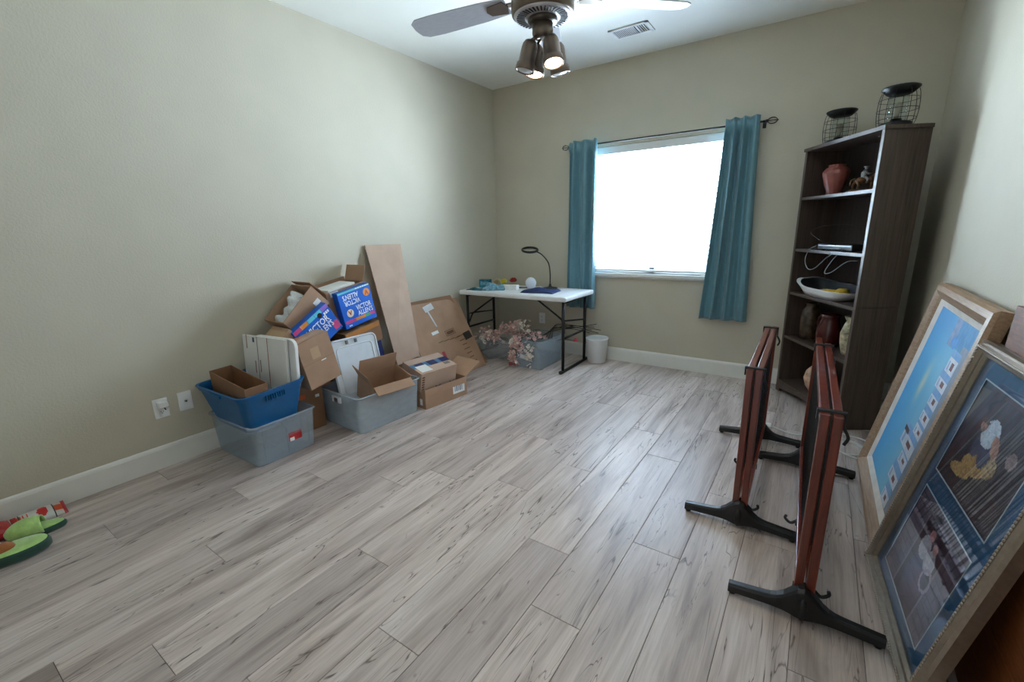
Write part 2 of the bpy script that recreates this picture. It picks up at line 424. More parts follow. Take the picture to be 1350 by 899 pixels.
M_curt = mat('teal_satin_curtain', (92, 134, 146), .42, var=.03, scale=20, bump=.05, bscale=300, sheen=.25)
def curtain(label, xt0, xt1, xb0, xb1, folds, seed, zt=2.112, zb=.525, y=YB-.085):
    rnd = random.Random(seed); nx, nz = 120, 46
    c = thing('curtain', label, 'curtain', ((xb0+xb1)/2, y, zb), group='teal curtains at the window')
    ph = [rnd.uniform(-.5, .5) for _ in range(folds+2)]
    vs = []; fs = []
    for j in range(nz+1):
        v = j/nz; z = zt+(zb-zt)*v
        e = v**1.3
        for i in range(nx+1):
            u = i/nx
            uu = u+.012*math.sin(u*9+seed+v*2.2)
            x = (xt0+(xb0-xt0)*e)*(1-uu)+(xt1+(xb1-xt1)*e)*uu
            am = .032*(1-.2*v)+.008*math.sin(u*7+seed)
            a = 2*PI*folds*u+.5*math.sin(3*u+seed)+.35*v*math.sin(5*u+2*seed)
            yy = am*math.sin(a)+.007*math.sin(2.3*a+seed+v*1.5)*v
            gather = 1-.55*math.exp(-((z-2.065)/.02)**2)
            yy *= gather
            if abs(z-2.065) < .03: yy = min(yy, -.010)
            vs.append((x-c.location.x, yy, z-zb))
    for j in range(nz):
        for i in range(nx): fs.append((j*(nx+1)+i, (j+1)*(nx+1)+i, (j+1)*(nx+1)+i+1, j*(nx+1)+i+1))
    mb = MB(); mb.add(vs, fs, True); o = mb.build('fabric_panel', M_curt, c, fix=False)
    sd = o.modifiers.new('thick', 'SOLIDIFY'); sd.thickness = .0025
    return c
curtain('narrow teal curtain hanging left of the window behind the folding table', .945, 1.245, .925, 1.248, 3, 1)
curtain('teal curtain hanging right of the window, flaring towards its hem', 2.325, 2.56, 2.235, 2.612, 3, 5, zt=2.118, zb=.52)

# ------------------------------------------------------------------ ceiling vent
vt = thing('ceiling_vent', 'white rectangular air vent with louvres in the ceiling', 'vent', (1.69, 3.665, ZC-.002))
vm = MB(); vx, vy = .15, .092
for a, c in (((-vx, -vy, -.008), (vx, -vy+.022, 0)), ((-vx, vy-.022, -.008), (vx, vy, 0)), ((-vx, -vy, -.008), (-vx+.025, vy, 0)), ((vx-.025, -vy, -.008), (vx, vy, 0)), ((.045, -vy, -.008), (.058, vy, 0))): vm.box(a, c)
vm.build('frame', M_white, vt, .001)
B('duct_shade_sheet', (-vx+.02, -vy+.02, -.0015), (vx-.02, vy-.02, 0), mat('vent_gap_shade', (60, 62, 66), .8), vt)  # dark flat sheet stands in for the shade behind the louvres
lm = MB().box((-.0011, -vy+.022, -.007), (.0011, vy-.022, -.0005), Matrix.Rotation(R(35), 4, 'Y')).mesh('louvre'); lm.materials.append(M_white)
x = -vx+.03
while x < vx-.028:
    if not .04 < x < .062: o = link('louvre', lm, None, vt); o.location.x = x
    x += .016 if x > .05 else .0125

# ------------------------------------------------------------------ ceiling fan
fx, fy = 1.93, 1.93
fan = thing('ceiling_fan', 'pewter ceiling fan with vented motor and four spotlight heads', 'ceiling fan', (fx, fy, 2.2))
zt = ZC-2.2
MB().lathe([(.055, zt-.06), (.07, zt-.05), (.075, zt), (.0, zt)], 28).build('canopy', M_pewter, fan)
MB().tube([(0, 0, zt-.06), (0, 0, .18)], .014, 12).build('downrod', M_pewter, fan)
MB().lathe([(.122, .012), (.134, .018), (.137, .035), (.137, .105), (.132, .125), (.09, .165), (.05, .185), (.02, .19)], 48).build('motor_housing', M_pewter, fan)
M_rim = mat('pale_vent_rim', (196, 192, 196), .4, metal=.3, var=.03)
MB().lathe([(.062, .002), (.122, .007), (.126, .013), (.122, .018), (.062, .016)], 48).build('vent_plate', M_rim, fan)
vsm = MB().box((.077, -.0034, 0), (.113, .0034, .0022)).mesh('vent_slot'); vsm.materials.append(M_black)
for k in range(40):
    o = link('vent_slot', vsm, None, fan); o.rotation_euler.z = 2*PI*k/40; o.location.z = .0025
MB().lathe([(.055, -.018), (.064, -.012), (.066, .0), (.06, .006), (.03, .006)], 36).build('switch_cup', mat('dark_pewter', (84, 76, 70), .35, metal=.75), fan)
MB().lathe([(.036, -.072), (.042, -.066), (.046, -.055), (.046, -.014), (.03, -.01)], 32).build('light_kit_neck', M_pewter, fan)
M_blade = mat('pale_fan_blade', (176, 176, 182), .5, var=.03, stretch=(2, 12, 2))
blade = MB(); pts = [(.17, -.05), (.30, -.062), (.55, -.07), (.64, -.066), (.672, -.045), (.68, 0), (.672, .045), (.64, .066), (.55, .07), (.30, .062), (.17, .05)]
blade.prism(pts, -.003, .003, Matrix.Rotation(R(11), 4, 'X')); bme = blade.mesh('blade'); bme.materials.append(M_blade)
iron = MB(); iron.bar((.12, 0, 0), (.2, 0, .004), .03, .006); iron.prism([(.18, -.04), (.26, -.03), (.275, 0), (.26, .03), (.18, .04), (.165, 0)], -.007, -.003, Matrix.Rotation(R(11), 4, 'X'))
ime = iron.mesh('blade_iron'); ime.materials.append(M_pewter)
for k in range(5):
    a = R(44+72*k)
    o = link('blade', bme, None, fan); o.location.z = .085; o.rotation_euler.z = a
    i2 = link('blade_iron', ime, None, o)
M_bulb = emit('lit_warm_bulb', (255, 226, 190), 30)
M_bulb0 = mat('unlit_bulb', (205, 205, 205), .3)
rv = Vector((.825, .565, 0)); av = Vector((-.565, .825, 0))
heads = [('A', rv*-.052, rv*-.25, False), ('B', rv*.03+av*-.045, rv*.10+av*-.30, True), ('C', rv*.062+av*.03, rv*.18+av*.10, False), ('D', rv*-.02+av*.06, rv*-.14+av*-.10, True)]
for nme, off, tilt, lit in heads:
    d = (Vector((0, 0, -1))+tilt).normalized()
    top = Vector((0, 0, -.085))+off
    q = d.to_track_quat('Z', 'Y').to_matrix().to_4x4(); Mx = Matrix.Translation(top) @ q
    h = MB(); h.lathe([(.010, -.006), (.026, 0), (.034, .014), (.036, .03), (.037, .085), (.043, .092), (.045, .118), (.042, .121), (.038, .118), (.036, .095), (.0, .09)], 28, Mx)
    ho = h.build('spotlight_head', M_pewter, fan)
    arm = MB(); arm.tube([(0, 0, -.06), tuple(Vector((0, 0, -.07))+off*.6), tuple(top-d*.002)], .008, 10); arm.build('swivel_arm', M_pewter, ho)
    MB().lathe([(.0, .100), (.036, .1), (.037, .113), (.03, .119), (.0, .122)], 24, Mx).build('bulb', M_bulb if lit else M_bulb0, ho)
    if lit:
        l = bpy.data.lights.new('spot_lamp', 'SPOT'); l.energy = 5; l.color = (1, .86, .68); l.spot_size = R(130); l.spot_blend = .9; l.shadow_soft_size = .035
        lo = bpy.data.objects.new('spot_lamp', l); COL.objects.link(lo); lo.parent = fan; lo.matrix_local = Matrix.Translation(top+d*.135) @ (-d).to_track_quat('Z', 'Y').to_matrix().to_4x4()

# ------------------------------------------------------------------ outlets on the walls
def outlet(name, label, loc, rotz, kind):
    o = thing(name, label, 'wall plate', loc, (0, 0, rotz))   # local: plate faces +x
    B('cover_plate', (0, -.036, -.058), (.006, .036, .058), M_white, o, .002)
    if kind == 'duplex':
        for z in (-.02, .02):
            s_ = B('socket', (.006, -.016, z-.014), (.0085, .016, z+.014), M_white, o, .002)
            for y in (-.006, .006): B('slot', (.0085, y-.0012, z-.003), (.0088, y+.0012, z+.006), M_ink, s_)
            B('slot', (.0085, -.0025, z-.011), (.0088, .0025, z-.006), M_ink, s_)
    else:
        MB().tube([(.006, 0, 0), (.014, 0, 0)], .0065, 10).build('coax_jack', M_steel, o)
        MB().tube([(.014, 0, 0), (.0145, 0, 0)], .004, 8).build('jack_hole', M_ink, o)
    return o
outlet('wall_outlet', 'white outlet plate low on left wall with adapter plugged in', (0.0005, .842, .355), 0, 'duplex')
outlet('cable_plate', 'white cable plate with one round hole beside blue tub', (0.0005, .965, .36), 0, 'coax')
outlet('wall_outlet', 'white outlet plate on back wall beneath the folding table', (.590, YB-.0005, .357), R(-90), 'duplex')
ad_ = thing('plug_adapter', 'small white power adapter plugged into left wall outlet', 'adapter', (.0095, .847, .382))
MB().shell([(.019, .026, 0), (.019, .026, .03), (.015, .022, .036)], 24, Matrix.Rotation(R(90), 4, 'Y'), .4).build('adapter_body', M_white, ad_)
MB().tube([(.03, .0, -.018), (.032, .004, -.03), (.022, .008, -.034)], .0025, 6).build('cord_stub', M_ink, ad_)

# ================================================================== FURNITURE
# ------------------------------------------------------------------ bookcase
TH = .53; BW, BD, BH = .77, .25, 1.83
BK = Matrix.Translation((2.885, 4.05, 0)) @ Matrix.Rotation(TH, 4, 'Z') @ Matrix(((0, 1, 0, 0), (-1, 0, 0, 0), (0, 0, 1, 0), (0, 0, 0, 1)))
# bookcase local frame: x along the front from far-left to near-right, y into the depth, z up
def bkp(s, d, z): return BK @ Vector((s, d, z))
M_bk = wood('brown_grey_laminate', (58, 46, 40), (88, 73, 64), .5, stretch=(30, 30, 1.4), scale=2.4, bump=.03)
M_bkb = wood('dark_laminate_back', (40, 31, 28), (58, 47, 42), .85, stretch=(30, 30, 1.4), scale=2.4)
bk = thing('bookcase', 'tall dark wood laminate bookcase standing angled in far right corner', 'bookcase', BK.translation, (0, 0, TH-PI/2))
pt = .022
for x0 in (0, BW-pt):
    B('side_panel', (x0, 0, 0), (x0+pt, BD, .802), M_bk, bk, .0015)
    B('side_panel', (x0, 0, .804), (x0+pt, BD, BH-.022), M_bk, bk, .0015)
B('back_panel', (pt, BD-.006, .03), (BW-pt, BD-.001, BH-.022), M_bkb, bk)
B('top_panel', (-.008, -.008, BH-.022), (BW+.008, BD, BH), M_bk, bk, .002)
SH = [.095, .46, .803, 1.128, 1.495]
for z in SH: B('shelf', (pt, .004, z-.02), (BW-pt, BD-.006, z), M_bk, bk, .0015)
M_edge = wood('glossy_edge_strip', (70, 58, 52), (98, 84, 76), .34, stretch=(30, 30, 1.4), scale=2.4)  # lighter, glossier strips added so the front edges catch the window reflection
for x0 in (0, BW-pt): B('edge_gloss_strip', (x0, -.0012, .0), (x0+pt, 0, BH-.023), M_edge, bk)
for z in SH: B('edge_gloss_strip', (pt, .0028, z-.02), (BW-pt, .004, z), M_edge, bk)
B('edge_gloss_strip', (-.008, -.0092, BH-.022), (BW+.008, -.008, BH), M_edge, bk)
tk = MB(); n = 16
arc = [(pt+(BW-2*pt)*k/n, .02+.035*math.sin(PI*k/n)) for k in range(n+1)]
poly = [(x, z) for x, z in arc]+[(BW-pt, .085), (pt, .085)]
tk.prism(poly, 0, .016, Matrix(((1, 0, 0, 0), (0, 0, 1, -.003), (0, 1, 0, 0), (0, 0, 0, 1))))
tk.box((pt, -.003, 0), (pt+.03, .013, .03)); tk.box((BW-pt-.03, -.003, 0), (BW-pt, .013, .03))
tk.build('toe_board', M_bk, bk)
MB().tube([(.55, .12, BH-.0235), (.55, .12, BH-.022)], .006, 10).build('screw_cap', M_paper, bk)

# lanterns on the bookcase
M_glass = glass('lantern_glass', (.95, .97, .97))
def lantern(label, s, d, rot, tilt):
    p = bkp(s, d, BH+.0005); o = thing('lantern', label, 'lantern', p, (0, 0, rot), 'wire cage lanterns on the bookcase')
    MB().lathe([(.07, 0), (.078, .004), (.078, .022), (.066, .03), (.03, .034), (.026, .05), (.0, .05)], 32).build('base', M_bmetal, o)
    MB().lathe([(.058, .178), (.064, .182), (.088, .206), (.088, .213), (.08, .217), (.0, .218)], 32).build('lid', M_bmetal, o)
    cg = MB()
    def prof(z): return .082+.013*math.sin(PI*min(1, max(0, (z-.01)/.185)))**.6
    for z in (.045, .095, .148):
        r = prof(z); cg.tube([(r*math.cos(a), r*math.sin(a), z) for a in [2*PI*i/28 for i in range(28)]], .0016, 5, closed=True)
    for k in range(8):
        a = 2*PI*k/8; cg.tube([(prof(z)*math.cos(a), prof(z)*math.sin(a), z) for z in [.008+.187*i/10 for i in range(11)]], .0016, 5)
    cg.build('wire_cage', M_bmetal, o)
    MB().lathe([(.044, .032), (.046, .05), (.046, .18), (.0445, .18), (.0445, .05), (.042, .034)], 28).build('glass_cylinder', M_glass, o)
    MB().lathe([(.010, .05), (.012, .07), (.020, .10), (.022, .115), (.014, .132), (.0, .137)], 18).build('bulb', mat('amber_bulb', (150, 140, 120), .2), o)
lantern('black wire cage lantern at the left end of bookcase top', .135, .13, .2, 0)
lantern('black wire cage lantern at the right end of bookcase top', .655, .125, .5, 0)

# things on the shelves
M_rose = mat('dusty_rose_ceramic', (150, 84, 74), .35, var=.08, scale=20)
vz = tag(MB().lathe([(.038, 0), (.042, .006), (.045, .03), (.062, .08), (.078, .135), (.08, .155), (.06, .178), (.046, .188), (.05, .2), (.044, .2), (.036, .185), (.0, .18)], 48, None, True, 12, .035, 22).build('vase', M_rose), 'dusty rose fluted ceramic vase on the top shelf', 'vase')
vz.location = bkp(.185, .12, SH[4]+.0005)
fg = thing('figurine', 'small brown and silver horse rider figurine on the top shelf', 'figurine', bkp(.47, .12, SH[4]+.0005), (0, 0, .3))
M_bronze = mat('bronze_figure', (112, 78, 52), .35, metal=.4, var=.25, scale=40); M_pew2 = mat('silvered_figure', (150, 150, 150), .3, metal=.5, var=.25, scale=50)
MB().shell([(.085, .04, 0), (.08, .036, .012), (.06, .03, .018)], 24, None, .7).build('rocky_base', M_bronze, fg)
hs = MB()
hs.ell((0, 0, .07), (.045, .02, .022)); hs.ell((.042, 0, .075), (.02, .018, .024)); hs.tube([(.045, 0, .08), (.065, 0, .1), (.073, 0, .116)], [.016, .012, .01], 10); hs.ell((.082, 0, .114), (.019, .008, .009), rot=Euler((0, .5, 0)).to_matrix())
for x, y, k in ((.04, .012, .02), (.045, -.012, -.004), (-.038, .012, -.012), (-.036, -.012, .01)): hs.tube([(x, y, .065), (x+k, y, .04), (x+k*.4, y, .015)], [.009, .006, .006], 8)
hs.tube([(-.045, 0, .08), (-.065, 0, .07), (-.07, 0, .04)], [.006, .007, .003], 8)
hs.build('horse', M_bronze, fg)
rd = MB(); rd.tube([(0, 0, .085), (0, 0, .115), (.006, 0, .132)], [.014, .017, .009], 10); rd.ell((.008, 0, .145), (.010, .010, .012)); rd.ell((.008, 0, .152), (.016, .016, .004))
for y in (-1, 1): rd.tube([(0, y*.012, .12), (.018, y*.018, .108), (.034, y*.006, .11)], .005, 8); rd.tube([(0, y*.014, .09), (.016, y*.024, .075), (.008, y*.024, .052)], [.009, .007, .005], 8)
rd.build('rider', M_pew2, fg)

dv = thing('network_box', 'flat black electronic box with cables on second shelf', 'device', bkp(.42, .12, SH[3]+.0005), (0, 0, TH-PI/2+.08))
B('case', (-.17, -.085, .006), (.15, .085, .042), M_black, dv, .004)
for x in (-.14, .12):
    for y in (-.06, .06): MB().tube([(x, y, 0), (x, y, .006)], .01, 10).build('foot', M_black, dv)
B('front_strip', (-.16, -.0862, .03), (.14, -.085, .036), M_steel, dv)
for k, (pts, r) in enumerate(((((.02, -.08, .03), (-.10, -.12, .07), (-.25, -.09, .12), (-.20, -.04, .16), (.0, .0, .165), (.15, .03, .11), (.2, .08, .02)), .0024),
                 (((.06, -.08, .02), (.0, -.125, -.04), (-.10, -.13, -.12), (-.18, -.125, -.13), (-.225, -.122, -.07), (-.2, -.12, .0), (-.14, -.115, .03)), .0026),
                 (((.08, -.09, .015), (.05, -.128, -.06), (.0, -.13, -.14), (.06, -.13, -.135), (.17, -.12, -.06), (.23, -.10, -.05)), .0026))):
    MB().tube(spline(pts, 8), r, 6).build('cable', mat('grey_cable', (120, 124, 128), .4) if k else M_black, dv)

tr = thing('plastic_tray', 'white rimmed black tray holding yellow gloves on middle shelf', 'tray', bkp(.33, .10, SH[2]+.001), (0, 0, TH-PI/2))
M_tin = mat('black_tray_lining', (24, 26, 32), .5)
ty = MB(); 
def ring(hx, hy, z, n=40, e=3.2):
    out = []
    for i in range(n):
        a = 2*PI*i/n; c_, s_ = math.cos(a), math.sin(a)
        out.append((hx*abs(c_)**(2/e)*(1 if c_ > 0 else -1), hy*abs(s_)**(2/e)*(1 if s_ > 0 else -1), z+ (.045*max(0, -c_)**2 if z > .01 else 0)+(.03*max(0, s_) if z > .01 else 0)))
    return out
rings = [ring(.20, .085, 0), ring(.25, .105, .03), ring(.285, .12, .06), ring(.29, .124, .066), ring(.262, .102, .062)]
vs = sum(rings, []); fs = []
for k in range(4):
    for i in range(40): fs.append((k*40+i, k*40+(i+1) % 40, (k+1)*40+(i+1) % 40, (k+1)*40+i))
fs.append(tuple(range(39, -1, -1)))
ty.add(vs, fs, True).build('rim', M_white, tr)
rings = [ring(.262, .102, .062), ring(.23, .09, .03), ring(.18, .07, .006)]
vs = sum(rings, []); fs = []
for k in range(2):
    for i in range(40): fs.append((k*40+i, k*40+(i+1) % 40, (k+1)*40+(i+1) % 40, (k+1)*40+i))
fs.append(tuple(80+i for i in range(40)))
MB().add(vs, fs, True).build('lining', M_tin, tr)
gv = MB()
gl_ = thing('work_glove', 'yellow knit glove lying in the white rimmed tray', 'glove', bkp(.42, .075, SH[2]+.014), (0, 0, TH-PI/2+.3))
gv.ell((0, 0, .03), (.055, .045, .022))
for k in range(4): gv.tube([(-.03, -.03+.02*k, .034), (-.085, -.042+.026*k, .034), (-.118+.006*abs(k-1.5), -.05+.03*k, .028)], [.012, .012, .008], 8)
gv.tube([(0, .03, .034), (-.02, .066, .034), (-.045, .078, .03)], [.012, .011, .008], 8)
gv.tube([(.04, 0, .03), (.09, .0, .035)], [.036, .034], 12)
gv.build('glove_body', mat('yellow_knit', (206, 166, 44), .85, var=.12, scale=60, bump=.3), gl_)

M_dv = mat('dark_floral_vase', (70, 52, 36), .3, var=.5, scale=26); M_dr = mat('dark_red_glaze', (74, 26, 24), .22, var=.15); M_gw = mat('gold_white_floral', (176, 164, 132), .35, var=.35, scale=30)
v1 = tag(MB().lathe([(.05, 0), (.055, .006), (.06, .06), (.062, .15), (.055, .21), (.036, .24), (.035, .255), (.045, .268), (.038, .268), (.0, .25)], 32).build('vase', M_dv), 'tall dark vase with gold floral pattern on the fourth shelf', 'vase'); v1.location = bkp(.125, .12, SH[1]+.0005)
v2 = thing('pitcher', 'dark red glazed pitcher with curved handle on the fourth shelf', 'pitcher', bkp(.36, .12, SH[1]+.0005), (0, 0, 2.2))
MB().lathe([(.06, 0), (.07, .006), (.078, .05), (.074, .12), (.056, .18), (.052, .205), (.062, .225), (.056, .225), (.046, .2), (.0, .19)], 32).build('body', M_dr, v2)
MB().tube(spline([(.052, 0, .2), (.10, 0, .195), (.115, 0, .14), (.076, 0, .07)], 6), .008, 8).build('handle', M_dr, v2)
v3 = tag(MB().lathe([(.04, 0), (.045, .005), (.06, .07), (.066, .14), (.05, .2), (.04, .225), (.055, .255), (.048, .255), (.0, .22)], 32).build('vase', M_gw), 'gold and white patterned vase at right end of fourth shelf', 'vase'); v3.location = bkp(.60, .12, SH[1]+.0005)
v4 = tag(MB().lathe([(.04, 0), (.048, .004), (.075, .045), (.09, .1), (.078, .155), (.05, .19), (.034, .2), (.036, .215), (.03, .215), (.0, .19)], 36).build('vase', mat('pale_floral_urn', (184, 150, 124), .35, var=.3, scale=24)), 'round pale floral vase standing on the bottom shelf', 'vase'); v4.location = bkp(.32, .12, SH[0]+.0005)

# ------------------------------------------------------------------ folding table
M_ttop = mat('white_table_resin', (236, 237, 238), .4, var=.01, bump=.05, bscale=300)
tb = thing('folding_table', 'white plastic folding table with black steel legs under the window', 'table', (.03, 3.465, 0))
TW, TD, TZ = 1.225, .605, .725
B('table_top', (0, 0, TZ-.045), (TW, TD, TZ), M_ttop, tb, .012)
for xi, sgn in ((.045, 1), (TW-.06, -1)):
    for y in (.075, TD-.075):
        MB().tube([(xi, y, .02), (xi, y, TZ-.05)], .014, 12).build('leg', M_bmetal, tb)
    MB().tube([(xi, .02, .02), (xi, .06, .014), (xi, TD-.06, .014), (xi, TD-.02, .02)], [.016, .015, .015, .016], 10).build('foot_bar', M_bmetal, tb)
    MB().tube([(xi, .075, .33), (xi, TD-.075, .33)], .010, 10).build('cross_bar', M_bmetal, tb)
    MB().tube([(xi, .075, TZ-.06), (xi, TD-.075, TZ-.06)], .012, 10).build('cross_bar', M_bmetal, tb)
    yb = TD/2
    MB().tube(spline([(xi+sgn*.33, yb-.16, TZ-.05), (xi+sgn*.06, yb-.16, .50), (xi+sgn*.02, yb-.18, .46), (xi, yb-.21, .38)], 5), .009, 8).build('brace', M_bmetal, tb)
    MB().tube([(xi, yb-.2, .47), (xi+sgn*.05, yb-.16, .48), (xi, yb+.2, .44)], .008, 8).build('brace', M_bmetal, tb)

# on the table
TT = TZ+.0006
ml = thing('desk_lamp', 'black magnifier lamp with round head on bent gooseneck', 'lamp', (.84, 3.93, TT))
MB().lathe([(.07, 0), (.075, .004), (.072, .014), (.03, .02), (.014, .03), (.012, .05), (.0, .05)], 28).build('base', M_black, ml)
MB().tube(spline([(0, 0, .04), (.0, 0, .16), (-.02, 0, .26), (-.09, 0, .335), (-.15, 0, .366), (-.162, 0, .370)], 8), .0065, 8).build('gooseneck', M_black, ml)
Mr = Matrix.Translation((-.235, 0, .385)) @ Matrix.Rotation(R(10), 4, 'Y') @ Matrix.Rotation(R(13), 4, 'X')
MB().tube([(.078*math.cos(a), .078*math.sin(a), 0) for a in [2*PI*i/32 for i in range(32)]], .011, 8, Mr, closed=True).build('ring_head', M_black, ml)
MB().lathe([(.0, -.002), (.07, -.002), (.07, .002), (.0, .002)], 28, Mr).build('lens', M_glass, ml)
M_navy = mat('navy_cloth', (24, 42, 88), .6, var=.2, scale=25, bump=.3, bscale=60)
def drape(name, label, cat, m, loc, hx, hy, h, seed, rot=0):
    rnd = random.Random(seed); n = 30; mb = MB(); vs = []; fs = []
    ph = [rnd.uniform(0, 6.28) for _ in range(6)]
    for j in range(n+1):
        for i in range(n+1):
            u = i/n*2-1; v = j/n*2-1; q = max(0, 1-max(abs(u), abs(v))**3)
            z = h*q**.5*(.62+.2*math.sin(5*u+ph[0]+2*v)+.18*math.sin(7*v-3*u+ph[1]))
            ed = 1+.06*math.sin(4*u+ph[2])*math.sin(3*v+ph[3])
            vs.append((u*hx*ed, v*hy*ed*(1+.07*math.sin(3*u+ph[4])), max(0, z)))
    for j in range(n):
        for i in range(n): fs.append((j*(n+1)+i, j*(n+1)+i+1, (j+1)*(n+1)+i+1, (j+1)*(n+1)+i))
    mb.add(vs, fs, True); per = [i for i in range(n+1)]+[j*(n+1)+n for j in range(1, n+1)]+[n*(n+1)+i for i in range(n-1, -1, -1)]+[j*(n+1) for j in range(n-1, 0, -1)]
    mb.f.append(tuple(reversed(per))); mb.sm.append(False)
    o = mb.build(name, m, fix=False); o.location = loc; o.rotation_euler.z = rot
    return tag(o, label, cat)
drape('folded_cloth', 'crumpled navy blue cloth on the folding table in front of lamp', 'cloth', M_navy, (.86, 3.70, TT), .17, .115, .04, 3, .15)
bal = tag(MB().ell((0, 0, .058), (.055, .055, .058), 24, 16).build('white_ball', mat('pearly_ball', (226, 232, 244), .3, var=.02)), 'pale white ball resting on the table beside navy cloth', 'ball'); bal.location = (.655, 3.86, TT)
M_teal = mat('teal_packaging', (30, 92, 112), .25, var=.35, scale=40); M_teal2 = mat('pale_teal_wrap', (104, 150, 168), .15, var=.3, scale=45)
drape('plastic_package', 'shiny blue green plastic package on left end of the table', 'package', M_teal2, (.35, 3.64, TT), .115, .075, .075, 11, .5)
drape('plastic_package', 'flat dark teal plastic package near table front edge', 'package', M_teal, (.19, 3.56, TT), .10, .06, .022, 12, .1)
pk = thing('printed_carton', 'small dark teal carton standing at left end of table', 'box', (.15, 3.76, TT), (0, 0, .3))
B('carton_body', (-.06, -.03, 0), (.06, .03, .085), M_teal, pk, .002)
B('carton_label', (-.045, -.0308, .03), (.045, -.03, .065), M_teal2, pk)
sw = thing('tape_roll', 'tan roll of tape standing behind the teal packages', 'tape', (.24, 3.85, TT), (0, 0, .5))
MB().lathe([(.026, 0), (.045, 0), (.045, .035), (.026, .035), (.026, 0)], 28, Matrix.Translation((0, 0, .045)) @ Matrix.Rotation(R(90), 4, 'X')).build('tape_ring', mat('tan_tape', (196, 176, 140), .4), sw)
M_yel = mat('yellow_petals', (214, 196, 40), .6, var=.1); M_rp = mat('dark_red_petals', (150, 30, 26), .6, var=.15)
ff = thing('artificial_flower', 'yellow and red artificial flowers lying at back of table', 'flower', (.30, 3.965, TT))
for nme, m, c0 in (('yellow_flower', M_yel, (-.045, -.02, .034)), ('red_flower', M_rp, (.05, .03, .045))):
    mb = MB()
    for k in range(16):
        a = 2.4*k; e = Euler((0, -1.2+.07*k, a)).to_matrix()
        mb.ell(Vector(c0)+e @ Vector((.022, 0, 0)), (.026, .02, .009), 8, 6, None, e)
    mb.build(nme, m, ff)
wbx = thing('small_white_box', 'small white box on table between packages and ball', 'box', (.505, 3.72, TT), (0, 0, .02))
B('box_body', (-.085, -.028, 0), (.0, .028, .045), M_paper, wbx, .001); B('box_sleeve', (.002, -.028, 0), (.08, .028, .048), M_paper, wbx, .001)
cp = tag(MB().lathe([(.018, 0), (.02, .004), (.018, .02), (.012, .026), (.0, .027)], 20).build('tiny_white_object', M_white), 'tiny white unidentified object on the table right of the ball', 'bead'); cp.location = (.745, 3.895, TT)  # unidentified tiny white thing, given a cap-like shape
bx = thing('black_pliers', 'small black pliers lying on the table behind the white box', 'pliers', (.56, 3.86, TT), (0, 0, .4))
pm = MB(); 
for s_ in (-1, 1): pm.tube(spline([(-.07, s_*.02, .007), (-.02, s_*.012, .007), (.01, 0, .007), (.045, s_*.002, .007)], 5), .005, 8)
pm.build('plier_arms', M_black, bx); MB().tube([(.01, 0, .0), (.01, 0, .014)], .008, 10).build('pivot', M_steel, bx)

# ------------------------------------------------------------------ waste bin
wbn = tag(MB().lathe([(.085, 0), (.09, .003), (.108, .235), (.113, .24), (.113, .25), (.107, .25), (.104, .238), (.086, .008), (.0, .007)], 36).build('waste_bin', M_white), 'small white round waste bin on floor right of the table', 'waste bin')
wbn.location = (1.31, 4.05, 0)

# ------------------------------------------------------------------ clear tub of artificial blossoms under the table
def bin_box(o, x, y, h, m, taper=.03, rim=.014, t=.004):
    hx, hy = x/2, y/2
    MB().shell([(hx-taper, hy-taper, 0), (hx-taper+.003, hy-taper+.003, .004), (hx-.006, hy-.006, h-.03), (hx-.006, hy-.006, h-.006), (hx-.010, hy-.010, h-.006), (hx-.010, hy-.010, h-.03), (hx-taper-.002, hy-taper-.002, .006)], 32, None, .16).build('bin_wall', m, o)
    r = MB()
    for k, (a, b_) in enumerate((((-hx, -hy), (hx, -hy)), ((hx, -hy), (hx, hy)), ((hx, hy), (-hx, hy)), ((-hx, hy), (-hx, -hy)))): pass
    k4 = 8; pts = []
    rr = min(hx, hy)*.16
    for q, (sx, sy) in enumerate(((1, 1), (-1, 1), (-1, -1), (1, -1))):
        for i in range(5):
            a = (q+i/4)*PI/2; pts.append((sx*(hx-rr)+rr*math.cos(a), sy*(hy-rr)+rr*math.sin(a), h-.008))
    r.tube(pts, rim/2, 6, closed=True); r.build('rim', m, o)
fb = thing('storage_bin', 'clear plastic bin of artificial blossoms under folding table', 'bin', (.822, 3.73, 0), (0, 0, .02))
bin_box(fb, .35, .50, .285, M_clear)
B('bin_label', (-.10, -.238, .085), (.0, -.236, .125), M_paper, fb).rotation_euler = (0, R(10), 0)
M_pk = mat('pink_petal', (226, 186, 180), .6, var=.12, scale=60); M_wp = mat('cream_petal', (238, 226, 214), .6, var=.1, scale=60); M_pk2 = mat('deep_pink_petal', (196, 96, 104), .6, var=.12, scale=60)
M_stem = mat('dark_twig', (52, 42, 36), .7, var=.2)
def blossoms(mb, c0, rad, n, rnd, size=.013):
    for _ in range(n):
        p = Vector(c0)+Vector((rnd.gauss(0, rad[0]), rnd.gauss(0, rad[1]), rnd.gauss(0, rad[2])))
        if p.z < .012: p.z = .012
        q = Euler((rnd.uniform(-1, 1), rnd.uniform(-1, 1), rnd.uniform(0, 6))).to_matrix(); s_ = size*rnd.uniform(.7, 1.25)
        for k in range(5):
            a = 2*PI*k/5; d = q @ Vector((math.cos(a), math.sin(a), .35)); u = q @ Vector((-math.sin(a), math.cos(a), 0)); nn = d.cross(u)
            a0 = p+d*s_*.15; mb.add([a0, p+d*s_*.7+u*s_*.45, p+d*s_*1.25+nn*s_*.15, p+d*s_*.7-u*s_*.45], [(0, 1, 2), (0, 2, 3)], False)
